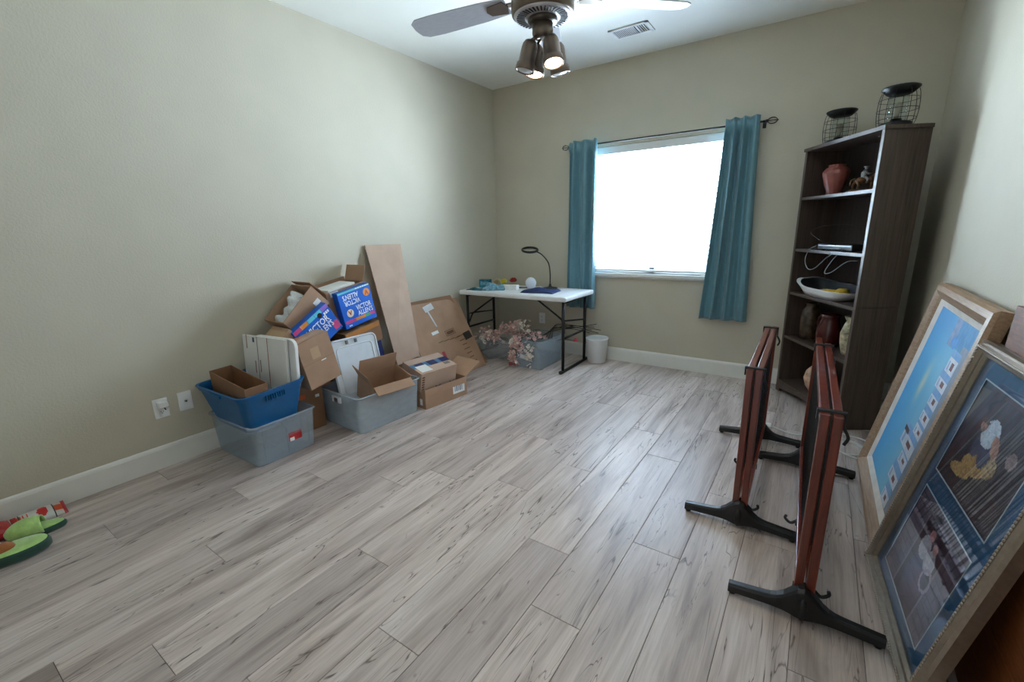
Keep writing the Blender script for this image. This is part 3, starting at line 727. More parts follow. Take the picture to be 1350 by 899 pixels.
def spray(name, label, loc, stems, clusters, seed, mats=(M_pk, M_wp, M_pk2), size=.017):
    o = thing(name, label, 'artificial flowers', loc); rnd = random.Random(seed)
    mb = MB()
    for st in stems: mb.tube(spline(st, 5), .0022, 5)
    mb.build('twigs', M_stem, o)
    grp = {}
    for c0, rad, n, mi in clusters:
        grp.setdefault(mi, MB()); blossoms(grp[mi], c0, rad, n, rnd, size)
    for mi, m_ in grp.items():
        ob = m_.build(('pink_blossom', 'cream_blossom', 'deep_pink_blossom')[mi], mats[mi], o, fix=False); ob['kind'] = 'stuff'
    return o
spray('blossom_spray', 'bushy pink and white blossom sprays spilling from the clear bin', (.72, 3.60, .02),
      [((0, .1, .02), (-.04, .02, .2), (-.12, -.02, .33)), ((.05, .1, .02), (.0, 0, .22), (-.02, -.03, .36)), ((.1, .2, .02), (.05, .05, .25), (.02, -.1, .28), (.0, -.135, .15)), ((.1, .1, .02), (.08, -.05, .26), (.06, -.14, .27), (.05, -.145, .1)), ((.0, .1, .02), (.08, .1, .25), (.15, .05, .30))],
      [((-.13, -.02, .34), (.045, .03, .035), 60, 0), ((-.03, -.02, .36), (.05, .03, .03), 55, 1), ((-.07, 0, .30), (.07, .03, .03), 50, 0), ((.03, -.15, .21), (.035, .008, .045), 55, 0), ((.0, -.15, .235), (.03, .006, .035), 30, 1), ((-.02, -.152, .08), (.028, .006, .035), 28, 0), ((-.03, -.152, .07), (.028, .006, .04), 20, 1), ((.16, -.148, .12), (.02, .006, .06), 45, 1), ((.12, .05, .28), (.05, .05, .02), 35, 0), ((-.03, -.155, .015), (.02, .006, .012), 14, 2)], 4)
spray('blossom_spray', 'pink and pale blossoms wrapped in clear film under the table', (.30, 3.66, .0),
      [((.28, .02, .15), (.1, .0, .16), (-.05, -.02, .2)), ((.28, .05, .12), (.1, .03, .1), (-.08, .02, .13))],
      [((-.02, -.04, .26), (.07, .05, .03), 60, 0), ((-.03, -.04, .22), (.07, .05, .03), 40, 1), ((.06, -.02, .25), (.05, .05, .03), 40, 0)], 9)
wr = MB(); rnd = random.Random(5); vs = []; fs = []; nn_, mm_ = 28, 14
for j in range(mm_+1):
    for i in range(nn_):
        a = 2*PI*i/nn_; t_ = j/mm_; r_ = (.05+.085*math.sin(PI*min(1, t_*.9+.08))**.8)*(1+.12*math.sin(5*a+j)+rnd.uniform(-.06, .06))
        vs.append((-.19+.40*t_, r_*math.cos(a), max(.002, .115+r_*.85*math.sin(a)-.02*(1-t_))))
for j in range(mm_):
    for i in range(nn_): fs.append((j*nn_+i, j*nn_+(i+1) % nn_, (j+1)*nn_+(i+1) % nn_, (j+1)*nn_+i))
fw_ = wr.add(vs, fs).build('film_wrap', clear('crinkled_clear_film', (214, 214, 218), .28, .12)); tag(fw_, 'crinkled clear film wrap around blossoms on floor', 'film wrap'); fw_.location = (.33, 3.66, 0)
rs = thing('artificial_rose', 'single red artificial rose between the right table legs', 'flower', (1.16, 3.78, .0))
MB().tube(spline([(-.2, .05, .22), (-.08, .02, .26), (.05, -.03, .265)], 5), .003, 6).build('stem', M_stem, rs)
rm = MB()
for k in range(10):
    a = k*2.4; e = Euler((.5+.06*k, 0, a)).to_matrix(); rm.ell(Vector((.06, -.03, .27))+e @ Vector((.0, .012, 0)), (.016, .014, .01), 8, 6, None, e)
rm.build('petals', mat('red_petals', (196, 36, 58), .55, var=.1), rs)
tw = thing('twig_bundle', 'long dark twigs sticking out of bin toward the wall', 'twigs', (.85, 3.9, .0))
for k in range(6):
    y = .02*k; MB().tube(spline([(-.15+.03*k, -.05+y, .2), (.0, .02+y, .285+.01*k), (.2, .06+y*.6, .33+.012*(k % 3)), (.40+.02*k, .10+y*.4, .30+.03*(k % 4))], 5), [.004]*11+[.003]*5, 6).build('twig', M_stem, tw)

# ================================================================== BOXES AND BINS ALONG THE LEFT WALL
def cbox(name, label, dims, loc, rot, m=M_card, flaps=None, closed=False, t=.004, cat='box', group=None, tape=True, bottom=True):
    # local frame: bottom centre at the origin
    o = thing(name, label, cat, loc, rot, group); x, y, z = dims[0]/2, dims[1]/2, dims[2]
    b_ = MB(); b_.box((-x, -y, 0), (x, y, t)); b_.box((-x, -y, t), (-x+t, y, z)); b_.box((x-t, -y, t), (x, y, z)); b_.box((-x+t, -y, t), (x-t, -y+t, z)); b_.box((-x+t, y-t, t), (x-t, y, z))
    b_.build('carton', m, o)
    if closed:
        if dims[0] < dims[1]:
            B('flap', (-x, -y, z), (-.0006, y, z+t*.8), m, o); B('flap', (.0006, -y, z), (x, y, z+t*.8), m, o)
            if tape: B('tape_strip', (-.025, -y-.001, z+t*.8), (.025, y+.001, z+t*.8+.0006), M_tape, o)
        else:
            B('flap', (-x, -y, z), (x, -.0006, z+t*.8), m, o); B('flap', (-x, .0006, z), (x, y, z+t*.8), m, o)
            if tape: B('tape_strip', (-x-.001, -.025, z+t*.8), (x+.001, .025, z+t*.8+.0006), M_tape, o)
    for side, (ang, ln) in (flaps or {}).items():
        f = MB(); hw_ = (y if side[1] == 'x' else x)-.003
        f.box((-hw_, -t*.5, .001), (hw_, t*.5, ln))          # hinge along local x, standing up
        fo = f.build('flap', m, o)
        a = R(ang)
        if side == 'py': fo.location = (0, y-t/2, z); fo.rotation_euler = (-a, 0, 0)
        if side == 'ny': fo.location = (0, -y+t/2, z); fo.rotation_euler = (a, 0, 0)
        if side == 'px': fo.location = (x-t/2, 0, z); fo.rotation_euler = Euler((-a, 0, R(-90)))
        if side == 'nx': fo.location = (-x+t/2, 0, z); fo.rotation_euler = Euler((a, 0, R(-90)))
    return o
FX = Matrix(((0, 0, 1, 0), (1, 0, 0, 0), (0, 1, 0, 0), (0, 0, 0, 1)))     # flat art (x right, y up) onto a face looking along +x
def onx(x, y, z, rot=0): return Matrix.Translation((x, y, z)) @ FX @ Matrix.Rotation(rot, 4, 'Z')
NY = Matrix(((1, 0, 0, 0), (0, 0, -1, 0), (0, 1, 0, 0), (0, 0, 0, 1)))    # flat art onto a face looking along -y
def onny(x, y, z, rot=0): return Matrix.Translation((x, y, z)) @ NY @ Matrix.Rotation(rot, 4, 'Z')
def plate(name, w_, h_, M, m, o, th=.0006, label=None):
    return MB().box((-w_/2, -h_/2, 0), (w_/2, h_/2, th), M).build(name, m, o, 0, label)

# clear bin with red label and the blue tub nested in it
b1 = thing('storage_bin', 'clear plastic bin with red sticker carrying the blue tub', 'bin', (.27, 1.268, 0), (0, 0, R(1.5)))
bin_box(b1, .51, .405, .258, M_clear, taper=.022)
s1 = plate('red_sticker', .085, .055, onx(.2425, .05, .115), M_red, b1)
plate('barcode', .028, .022, onx(.2432, .028, .098), M_paper, s1)
for y in (-.14, .0, .14): B('rib', (.238, y-.002, .03), (.246, y+.002, .24), M_clear, b1)
tub = thing('storage_tub', 'blue plastic tub stacked on the clear bin holding a box', 'tub', (.285, 1.232, .214), (R(2.8), 0, R(1.5)))
tp = MB(); hx, hy, hh = .272, .206, .245
tp.shell([(hx-.085, hy-.06, 0), (hx-.075, hy-.052, .006), (hx-.018, hy-.016, hh-.03), (hx-.012, hy-.010, hh-.028), (hx-.004, hy-.004, hh-.006), (hx, hy, hh-.004), (hx, hy, hh), (hx-.014, hy-.014, hh), (hx-.022, hy-.020, hh-.02), (hx-.082, hy-.060, .008)], 40, None, .28)
tp.build('tub_wall', M_tub, tub)
for k in range(9): B('grip_rib', (hx-.02, -.055+.0135*k, hh-.062), (hx-.006, -.05+.0135*k, hh-.03), M_tub, tub, .001)
for q in (-1, 1): B('end_handle', (-.06, q*(hy-.002)-.006, hh-.03), (.06, q*(hy-.002)+.006, hh-.012), M_tub, tub, .003)
o = cbox('cardboard_box', 'narrow open brown box without flaps inside the blue tub', (.42, .125, .13), (.310, 1.145, .385), (R(3), R(5.5), R(-.5)), M_card3)
# white mailing carton and white lid standing in the tub
wm = thing('mailing_box', 'flat white mailing box with red stripes standing in blue tub', 'box', (.237, 1.335, .335), (R(-4), 0, R(7)))
B('carton', (-.21, -.0, 0), (.205, .018, .36), M_paper, wm, .001)
for x, w_, m_ in ((-.065, .004, mat('dark_stripe', (92, 84, 92), .6)), (.035, .005, mat('red_stripe', (170, 78, 76), .6))): plate('stripe', w_, .358, onny(x, -.0004, .18), m_, wm)
plate('logo_print', .018, .03, onny(-.10, -.0004, .335), mat('blue_print', (70, 80, 130), .6), wm)
for k, (x, z, h_) in enumerate(((-.17, .32, .09), (-.095, .16, .08), (-.045, .17, .08))): plate('print_line', .008, h_, onny(x, -.0004, z), mat('faded_print', (160, 120, 126), .6), wm)
wl = thing('bin_lid', 'white rounded bin lid standing behind the white mailing box', 'lid', (.308, 1.372, .375), (R(-4), 0, R(7)))
def rr_poly(hx, hz, r, n=6):
    pts = []
    for q, (sx, sy) in enumerate(((1, 1), (-1, 1), (-1, -1), (1, -1))):
        for i in range(n+1):
            a = (q+i/n)*PI/2; pts.append((sx*(hx-r)+r*math.cos(a), sy*(hz-r)+r*math.sin(a)))
    return pts
UPY = Matrix(((1, 0, 0, 0), (0, 0, -1, 0), (0, 1, 0, 0), (0, 0, 0, 1)))
MB().prism(rr_poly(.195, .162, .05), -.014, 0, Matrix.Translation((0, 0, .162)) @ UPY).build('lid_panel', M_white, wl, .003)
rp_ = [(p[0], -.003, p[1]+.162) for p in rr_poly(.189, .156, .046)]
MB().tube(rp_, .007, 6, closed=True).build('lid_rim', M_white, wl)

# boxes under and behind
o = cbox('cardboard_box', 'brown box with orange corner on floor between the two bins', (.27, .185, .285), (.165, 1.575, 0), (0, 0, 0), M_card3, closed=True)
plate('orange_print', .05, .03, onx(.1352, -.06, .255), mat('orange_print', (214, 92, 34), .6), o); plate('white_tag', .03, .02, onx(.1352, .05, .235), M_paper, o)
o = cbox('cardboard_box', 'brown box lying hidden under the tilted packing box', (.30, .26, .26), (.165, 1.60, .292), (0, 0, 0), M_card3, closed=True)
o = cbox('cardboard_box', 'small brown box wedged beneath the tilted open box', (.20, .10, .14), (.25, 1.535, .600), (R(44), 0, 0), M_card, closed=True)
# tilted open box with bubble wrap
o = cbox('cardboard_box', 'tilted open brown box stuffed with bubble wrap atop the pile', (.23, .305, .175), (.185, 1.695, .750), (R(43.5), 0, 0), M_card)
plate('shipping_label', .05, .035, onx(.1153, .095, .075, R(-2)), M_paper, o)
plate('tape_end', .12, .04, onx(.1152, -.08, .02), M_tape, o)
M_bub = mat('bubble_wrap', (216, 220, 222), .22, var=.05, scale=60, bump=.8, bscale=120)
rnd = random.Random(3); mb = MB(); vs = []; fs = []; n = 26
for j in range(n+1):
    for i in range(n+1):
        u = i/n*2-1; v = j/n*2-1
        z = .130+.035*math.sin(3.2*v+1.2*u)+.022*math.sin(6*u+2.5*v)+.012*math.sin(11*v-4*u)
        z *= max(0, 1-(max(abs(u), abs(v)))**6)**.5
        vs.append((u*.100, v*.135-.01, .008+max(0, z)))
for j in range(n):
    for i in range(n): fs.append((j*(n+1)+i, j*(n+1)+i+1, (j+1)*(n+1)+i+1, (j+1)*(n+1)+i))
bw = mb.add(vs, fs, True).build('bubble_wrap', M_bub, fix=False); tag(bw, 'crumpled grey bubble wrap inside the tilted open box', 'bubble wrap'); bw.location = (.185, 1.690, .755); bw.rotation_euler = (R(43.5), 0, 0)

# blue coffee cartons
M_stripe = [mat('carton_'+n_, c_, .45) for n_, c_ in (('pink', (206, 70, 130)), ('orange', (222, 140, 50)), ('green', (90, 170, 110)), ('aqua', (96, 196, 214)), ('violet', (150, 110, 200)))]
M_wtxt = mat('white_print', (238, 240, 246), .5)
M_cream = mat('cream_disc', (230, 214, 190), .5); M_logo = mat('rust_logo', (170, 70, 40), .5)
def disc(name, r, M, m, o, th=.0008): return MB().lathe([(.0, 0), (r, 0), (r, th), (.0, th)], 20, M, False).build(name, m, o)
c7 = thing('coffee_carton', 'small blue printed coffee carton tilted on the pile, lower left', 'carton', (.335, 1.660, .697), (R(31.5), 0, 0), 'blue coffee cartons')
B('carton_body', (-.028, -.152, -.107), (.028, .152, .107), M_bluebox, c7, .0015)
for k in range(5): plate('stripe', .058, .028, onx(.0281, -.118+.06*k, .088), M_stripe[(0, 1, 3, 3, 4)[k]], c7)
text_mesh('lettering', 'VICTOR', .062, M_wtxt, c7, onx(.0286, .015, .022), .19, bold=.001)
text_mesh('lettering', "ALLEN'S", .062, M_wtxt, c7, onx(.0286, .04, -.028), .15, bold=.001)
for k in range(3): plate('small_mark', .012, .018, onx(.0283, .10+.016*k, .055), M_wtxt, c7)
disc('emblem', .018, onx(.0283, .065, .068), M_black, c7)
plate('side_stripe', .05, .06, onx(.0281, .122, -.06), M_stripe[0], c7)
c8 = thing('coffee_carton', 'large blue printed coffee carton with two logos on the pile', 'carton', (.287, 2.018, .800), (R(10.5), 0, 0), 'blue coffee cartons')
B('carton_body', (-.028, -.140, -.133), (.030, .140, .133), M_bluebox, c8, .0015)
X8 = .0304
text_mesh('lettering', 'VICTOR', .05, M_wtxt, c8, onx(X8, .05, -.012), .135, bold=.001); text_mesh('lettering', "ALLEN'S", .05, M_wtxt, c8, onx(X8, .055, -.055), .135, bold=.001)
text_mesh('lettering', 'VICTOR', .05, M_wtxt, c8, onx(X8, -.035, .045, PI), .135, bold=.001); text_mesh('lettering', "ALLEN'S", .05, M_wtxt, c8, onx(X8, -.04, .088, PI), .135, bold=.001)
for y, z, r_ in ((-.075, -.03, 0), (.10, .075, PI)):
    e_ = disc('emblem', .029, onx(.0302, y, z), M_cream if not r_ else M_stripe[1], c8); text_mesh('letter_v', 'V', .045, M_logo, e_, onx(.0312, y, z, r_), bold=.002)
for k in range(6): plate('stripe', .043, .022, onx(.0302, -.108+.0435*k, -.088), M_stripe[(0, 0, 1, 1, 2, 0)[k]], c8)
for k in range(6): plate('small_mark', .016, .008, onx(X8+.0006, .02+.021*k, .126), M_wtxt, c8)
for k in range(2): plate('small_mark', .010, .010, onx(X8, -.105+.014*k, -.117), M_wtxt, c8)
plate('white_edge', .275, .014, onx(.0302, .0, .126), M_stripe[3], c8)
# open box behind the large carton and the carton beneath
o = cbox('cardboard_box', 'open brown box with raised flaps behind the large blue carton', (.225, .33, .28), (.132, 2.03, .660), (R(10), 0, 0), M_card, {'ny': (40, .14), 'py': (26, .12), 'nx': (2, .03)})
plate('white_print', .07, .035, onx(.1131, -.10, .26), M_paper, o)
st = tag(B('paper_stack', (-.09, -.12, 0), (.09, .11, .03), M_paper, None, .002), 'cream printed papers lying on top of open box', 'paper'); st.location = (.132, 1.978, .915); st.rotation_euler = (R(10), 0, 0)
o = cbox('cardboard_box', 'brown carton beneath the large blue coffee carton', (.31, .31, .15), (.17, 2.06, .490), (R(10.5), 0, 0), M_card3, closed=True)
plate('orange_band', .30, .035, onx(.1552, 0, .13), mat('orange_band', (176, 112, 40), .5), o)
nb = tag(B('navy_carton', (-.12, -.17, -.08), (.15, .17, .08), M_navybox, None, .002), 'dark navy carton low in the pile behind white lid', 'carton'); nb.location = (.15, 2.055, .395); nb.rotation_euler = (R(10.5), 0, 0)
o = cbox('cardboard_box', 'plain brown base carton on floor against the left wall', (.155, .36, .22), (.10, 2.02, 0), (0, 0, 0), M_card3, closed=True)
# taped box leaning between the bins
o = cbox('cardboard_box', 'closed brown box with tape strip, tilted beside the white lid', (.125, .225, .315), (.432, 1.590, .374), (R(11.5), 0, 0), M_card, closed=True)
plate('tape_patch', .06, .075, onx(.0627, -.01, .22), M_tape, o); plate('crease', .22, .002, onx(.0627, 0, .165), M_card3, o)
plate('torn_label', .035, .007, onx(.0629, .03, .155), M_paper, o)

# second clear bin, white lid, open box
b2 = thing('storage_bin', 'clear latching bin full of white packing beside taped box', 'bin', (.445, 1.955, 0), (0, 0, R(-2.5)))
bin_box(b2, .49, .545, .265, M_clear2, taper=.022)
for q in (-1, 1):
    h_ = B('end_latch', (-.05, q*.272-.006, .19), (.05, q*.272+.006, .235), M_white, b2, .004)
    B('latch_hook', (-.018, q*.279-.003, .195), (.018, q*.279+.003, .225), M_steel, h_, .001)
pkm = drape('packing_film', 'white packing film filling the second clear bin', 'packing', mat('white_packing', (214, 220, 226), .45, var=.1, scale=14, bump=.6, bscale=30), (.445, 1.955, .008), .18, .21, .13, 21, R(-2.5))
lid2 = thing('bin_lid', 'white plastic bin lid with latches leaning upright in clear bin', 'lid', (.415, 1.925, .15), (0, R(-11), R(0)))
UPX = Matrix(((0, 0, 1, 0), (1, 0, 0, 0), (0, 1, 0, 0), (0, 0, 0, 1)))
M_lid = mat('frosted_white_lid', (222, 228, 234), .3, var=.03)
MB().prism(rr_poly(.198, .225, .04), 0, .012, Matrix.Translation((0, 0, .225)) @ UPX).build('lid_panel', M_lid, lid2, .003)
rp_ = [(.014, p[0], p[1]+.225) for p in rr_poly(.19, .217, .036)]; MB().tube(rp_, .008, 6, closed=True).build('lid_rim', M_lid, lid2)
rp_ = [(.014, p[0], p[1]+.225) for p in rr_poly(.15, .165, .03)]; MB().tube(rp_, .004, 6, closed=True).build('lid_ridge', M_lid, lid2)
for y in (-.06, .015): B('latch', (.012, y-.008, .405), (.028, y+.008, .432), M_steel, lid2, .002)
o = cbox('cardboard_box', 'open brown box tipped forward in the second clear bin', (.21, .30, .17), (.548, 1.985, .158), (R(0), R(15), R(-9)), M_card, {'nx': (-6, .115), 'ny': (28, .10), 'px': (118, .07), 'py': (4, .015)})
sb = tag(B('brown_paper', (-.045, -.07, 0), (.045, .05, .002), M_card2), 'pale paper scrap on the bottom of the tipped open box', 'paper'); sb.location = (.555, 1.955, .170); sb.rotation_euler = (0, R(15), R(-20))

# tall cardboard sheet and collapsed boxes
def sheet(name, label, corners, th, m, cat='cardboard', crease=None):
    c_ = [Vector(p) for p in corners]; nrm = (c_[1]-c_[0]).cross(c_[3]-c_[0]).normalized()
    if nrm.x < 0: nrm = -nrm
    org = (c_[0]+c_[1])/2
    o = thing(name, label, cat, org)
    mb = MB(); q = [p-org for p in c_]
    mb.add([*q, *[p-nrm*th for p in q]], [(0, 1, 2, 3), (7, 6, 5, 4), (0, 4, 5, 1), (1, 5, 6, 2), (2, 6, 7, 3), (3, 7, 4, 0)])
    mb.build('board', m, o)
    return o, q, nrm
o, q, nn2 = sheet('cardboard_sheet', 'tall plain cardboard sheet leaning upright against the left wall', [(.31, 2.345, .258), (.26, 2.64, .262), (.022, 2.738, 1.214), (.022, 2.362, 1.218)], .005, M_card2)
MB().bar(q[0].lerp(q[3], .52)+nn2*.0004, q[1].lerp(q[2], .58)+nn2*.0004, .004, .001).build('fold_crease', M_card, o)
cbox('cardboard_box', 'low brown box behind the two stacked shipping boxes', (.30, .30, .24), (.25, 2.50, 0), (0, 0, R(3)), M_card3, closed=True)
o, q, nn2 = sheet('collapsed_box', 'large collapsed cardboard box with printed markings leaning at wall', [(.40, 2.66, .004), (.41, 3.385, .004), (.036, 3.412, .655), (.036, 2.64, .668)], .006, M_card, 'box')
def on_sheet(q, nrm, u, v, w_, h_, name, m, par, rot=0, th=.0006):
    a, b_, c_, d_ = q; p = a.lerp(b_, u).lerp(d_.lerp(c_, u), v); ex = (b_-a).normalized(); ey = nrm.cross(ex).normalized()
    if ey.z < 0: ey = -ey
    M = Matrix(((ex.x, ey.x, nrm.x, p.x+nrm.x*.0003), (ex.y, ey.y, nrm.y, p.y+nrm.y*.0003), (ex.z, ey.z, nrm.z, p.z+nrm.z*.0003), (0, 0, 0, 1))) @ Matrix.Rotation(rot, 4, 'Z')
    return plate(name, w_, h_, M, m, par, th)
M_dprint = mat('brown_print', (104, 72, 48), .7); M_shine = mat('glossy_tape', (214, 214, 216), .12)
on_sheet(q, nn2, .44, .93, .13, .06, 'tape_strip', M_shine, o, R(12)); on_sheet(q, nn2, .42, .80, .018, .20, 'tape_strip', M_shine, o, R(10))
on_sheet(q, nn2, .62, .56, .13, .055, 'print_panel', M_dprint, o, R(5)); on_sheet(q, nn2, .62, .56, .118, .045, 'print_panel', M_card, o, R(5), .0009); on_sheet(q, nn2, .62, .56, .10, .03, 'print_panel', M_dprint, o, R(5), .0012)
on_sheet(q, nn2, .90, .46, .11, .075, 'dark_panel', M_ink, o, R(8))
on_sheet(q, nn2, .36, .30, .035, .07, 'red_arrow', mat('faded_red', (170, 60, 70), .7), o)
on_sheet(q, nn2, .37, .60, .09, .03, 'white_label', M_paper, o, R(6))
for k in range(7): on_sheet(q, nn2, .76+.01*k, .48-.062*k, .085-.01*(k % 3), .008, 'print_line', M_dprint, o, R(4))
for k in range(4): on_sheet(q, nn2, .40+.1*k, .47, .07, .007, 'print_line', M_dprint, o, R(5))
o2, q2, n3 = sheet('collapsed_box', 'second collapsed cardboard box pressed behind the printed one', [(.36, 2.80, .004), (.375, 3.46, .004), (.020, 3.34, .690), (.020, 2.72, .69)], .006, M_card3, 'box')

# two stacked shipping boxes in front
o = cbox('cardboard_box', 'low open shipping box with white label on the floor', (.285, .425, .155), (.605, 2.458, 0), (0, 0, R(-7)), M_card, {'py': (62, .19), 'nx': (8, .05), 'px': (176, .05)})
plate('shipping_label', .125, .085, onx(.1432, .125, .085), M_paper, o)
for k in range(5): plate('barcode', .006+.004*(k % 2), .05, onx(.1440, .085+.018*k, .085), mat('barcode_ink', (90, 110, 140), .6), o)
plate('side_label', .03, .05, onny(.09, -.2130, .05), M_paper, o)
o = cbox('cardboard_box', 'sealed delivery box with blue tape set into the open box', (.245, .345, .150), (.578, 2.418, .158), (0, R(13), R(-8)), M_card2, closed=True, tape=False)
for k in range(9): B('tape_strip', (-.040, -.172+.0385*k, .1534), (.030, -.172+.0385*(k+1), .1541), M_navybox if k % 3 else mat('light_blue_tape', (70, 120, 160), .3), o)
B('address_label', (.0, -.15, .1542), (.10, -.05, .1549), M_paper, o); B('handling_mark', (.04, .09, .1535), (.075, .145, .1540), mat('grey_print', (120, 108, 98), .6), o)
for k in range(6): plate('side_print', .024, .012, onx(.1228, -.153, .02+.02*k), M_dprint, o)
MB().tube([(.1228, -.03+.05*i/8, .018-.012*math.sin(PI*i/8)) for i in range(9)], .003, 5).build('curved_mark', M_navybox, o)
MB().tube([(.1228, .11+.05*i/8, .018-.012*math.sin(PI*i/8)) for i in range(9)], .003, 5).build('curved_mark', M_navybox, o)

# ================================================================== PET GATES
M_mah = wood('mahogany_stain', (70, 24, 13), (122, 46, 24), .3, stretch=(20, 20, 1.5), scale=3, coat=.4)
wire_m = MB().tube([(0, 0, 0), (0, 0, .55)], .0021, 6).mesh('wire'); wire_m.materials.append(M_bmetal)
def foot_mesh(wd=.45):
    mb = MB(); prof = []
    n = 24
    for k in range(n+1):
        x = -wd/2+wd*k/n; a = abs(x)/(wd/2)
        top = .05+.075*math.exp(-(x/.05)**2)+.025*(1-a); hw = .018+.012*math.exp(-(x/.055)**2)
        bot = .012+.012*(1-a)*min(1, abs(x)/.06+.2)
        prof.append((x, bot, top*.86, hw))
    vs = []; fs = []
    for x, b0, t0, hw in prof:
        vs += [(x, -hw, b0), (x, hw, b0), (x, hw, t0-.008), (x, hw*.6, t0), (x, -hw*.6, t0), (x, -hw, t0-.008)]
    for k in range(n):
        for i in range(6): fs.append((k*6+i, k*6+(i+1) % 6, (k+1)*6+(i+1) % 6, (k+1)*6+i))
    fs.append(tuple(range(6))); fs.append(tuple(n*6+i for i in range(5, -1, -1)))
    mb.add(vs, fs); mb.ell((0, -.026, .055), (.016, .012, .045), 12, 8); mb.ell((0, .026, .055), (.016, .012, .045), 12, 8)
    return mb
def gate(label, x, y, rz, ln, exL, exR, hgt=.735):
    g = thing('pet_gate', label, 'pet gate', (x, y, 0), (0, 0, rz), 'freestanding pet gates')
    for fy in (.0, ln):
        fo = foot_mesh().build('foot', M_black, g, .002); fo.location.y = fy
        for sx in (-.21, .21): MB().tube([(sx, 0, 0), (sx, 0, .016)], .011, 10).build('rubber_pad', M_black, fo)
    for sgn, (y0, y1) in ((-1, exL), (1, exR)):
        xa = .004 if sgn > 0 else -.030; xb = xa+.026
        z0 = .105 if sgn < 0 else .085
        for ya in (y0, y1-.036): B('stile', (xa, ya, z0), (xb, ya+.036, hgt), M_mah, g, .003)
        for za in (z0, hgt-.036): B('rail', (xa, y0+.036, za), (xb, y1-.036, za+.036), M_mah, g, .003)
        n_ = int((y1-y0)/.045)
        for k in range(1, n_):
            o = link('wire', wire_m, None, g); o.location = ((xa+xb)/2, y0+.036+(y1-y0-.072)*k/n_, z0+.03); o.scale.z = (hgt-z0-.06)/.55
    for fy in (exL[0]+.03, min(exL[1], exR[1])-.06):
        c_ = MB(); c_.box((-.037, fy-.009, hgt-.004), (.037, fy+.009, hgt+.007)); c_.box((-.039, fy-.009, hgt-.03), (-.033, fy+.009, hgt+.007)); c_.box((.033, fy-.009, hgt-.05), (.039, fy+.009, hgt+.007))
        co = c_.build('slide_clip', M_black, g, .0015)
        MB().tube(spline([(.036, fy, hgt-.045), (.05, fy, hgt-.075), (.042, fy, hgt-.10)], 4), .005, 6).build('clip_hook', M_black, co)
    for fy, sx in ((exL[0]+.02, 1), (exL[0]+.42, -1)):
        c_ = MB(); c_.tube(spline([(sx*.03, fy, .10), (sx*.05, fy, .085), (sx*.07, fy, .10), (sx*.068, fy, .115)], 4), .006, 8); c_.box((-.033, fy-.01, .083), (.033, fy+.01, .104))
        c_.build('lower_clip', M_black, g, .001)
    return g
gate('mahogany and black wire pet gate standing nearer the window', 2.889, 2.0, R(1.1), .975, (-.005, .98), (-.005, .98), .728)
gate('mahogany and black wire pet gate standing nearer the framed pictures', 3.143, 1.575, R(1.2), 1.148, (.01, 1.15), (.0, 1.03), .74)

# ================================================================== FRAMED PICTURES LEANING ON THE RIGHT WALL
def leaning(name, label, cat, p0, p1, lean):
    # local frame: x runs along the bottom edge from far to near, y up the face, z out toward the room
    p0 = Vector(p0); p1 = Vector(p1); ex = (p1-p0).normalized(); ey = Vector((math.sin(lean), 0, math.cos(lean)))
    ey = (ey-ex*ey.dot(ex)).normalized(); ez = ex.cross(ey)
    o = thing(name, label, cat, p0); o.rotation_euler = Matrix((ex, ey, ez)).transposed().to_euler()
    return o, ez
def vnoise(x, y):
    def h(i, j): return ((math.sin(i*127.1+j*311.7)*43758.5453) % 1)
    i, j = math.floor(x), math.floor(y); u, v = x-i, y-j; u = u*u*(3-2*u); v = v*v*(3-2*v)
    return (h(i, j)*(1-u)+h(i+1, j)*u)*(1-v)+(h(i, j+1)*(1-u)+h(i+1, j+1)*u)*v
def mixc(a, b_, t_): t_ = max(0, min(1, t_)); return tuple(p+(q-p)*t_ for p, q in zip(a, b_))
def molding(o, W, H, wd, dep, m, steps, name='frame_bar'):
    # profile steps: list of (distance from outer edge, height)
    for side in range(4):
        mb = MB(); vs = []; n_ = len(steps)
        Wd, Hd = W, H
        for end in (0, 1):
            for d, h_ in steps:
                if side == 0: vs.append((d if not end else Wd-d, d, h_))
                if side == 1: vs.append((Wd-d, d if not end else Hd-d, h_))
                if side == 2: vs.append((Wd-d if not end else d, Hd-d, h_))
                if side == 3: vs.append((d, Hd-d if not end else d, h_))
        fs = [(i, (i+1) % n_, n_+(i+1) % n_, n_+i) for i in range(n_)]+[tuple(range(n_-1, -1, -1)), tuple(range(n_, 2*n_))]
        mb.add(vs, fs); mb.build(name, m, o)
def blob(u, v, cx, cy, rx, ry, a=0):
    du, dv = u-cx, v-cy; x_ = du*math.cos(a)+dv*math.sin(a); y_ = -du*math.sin(a)+dv*math.cos(a)
    return (x_/rx)**2+(y_/ry)**2 < 1
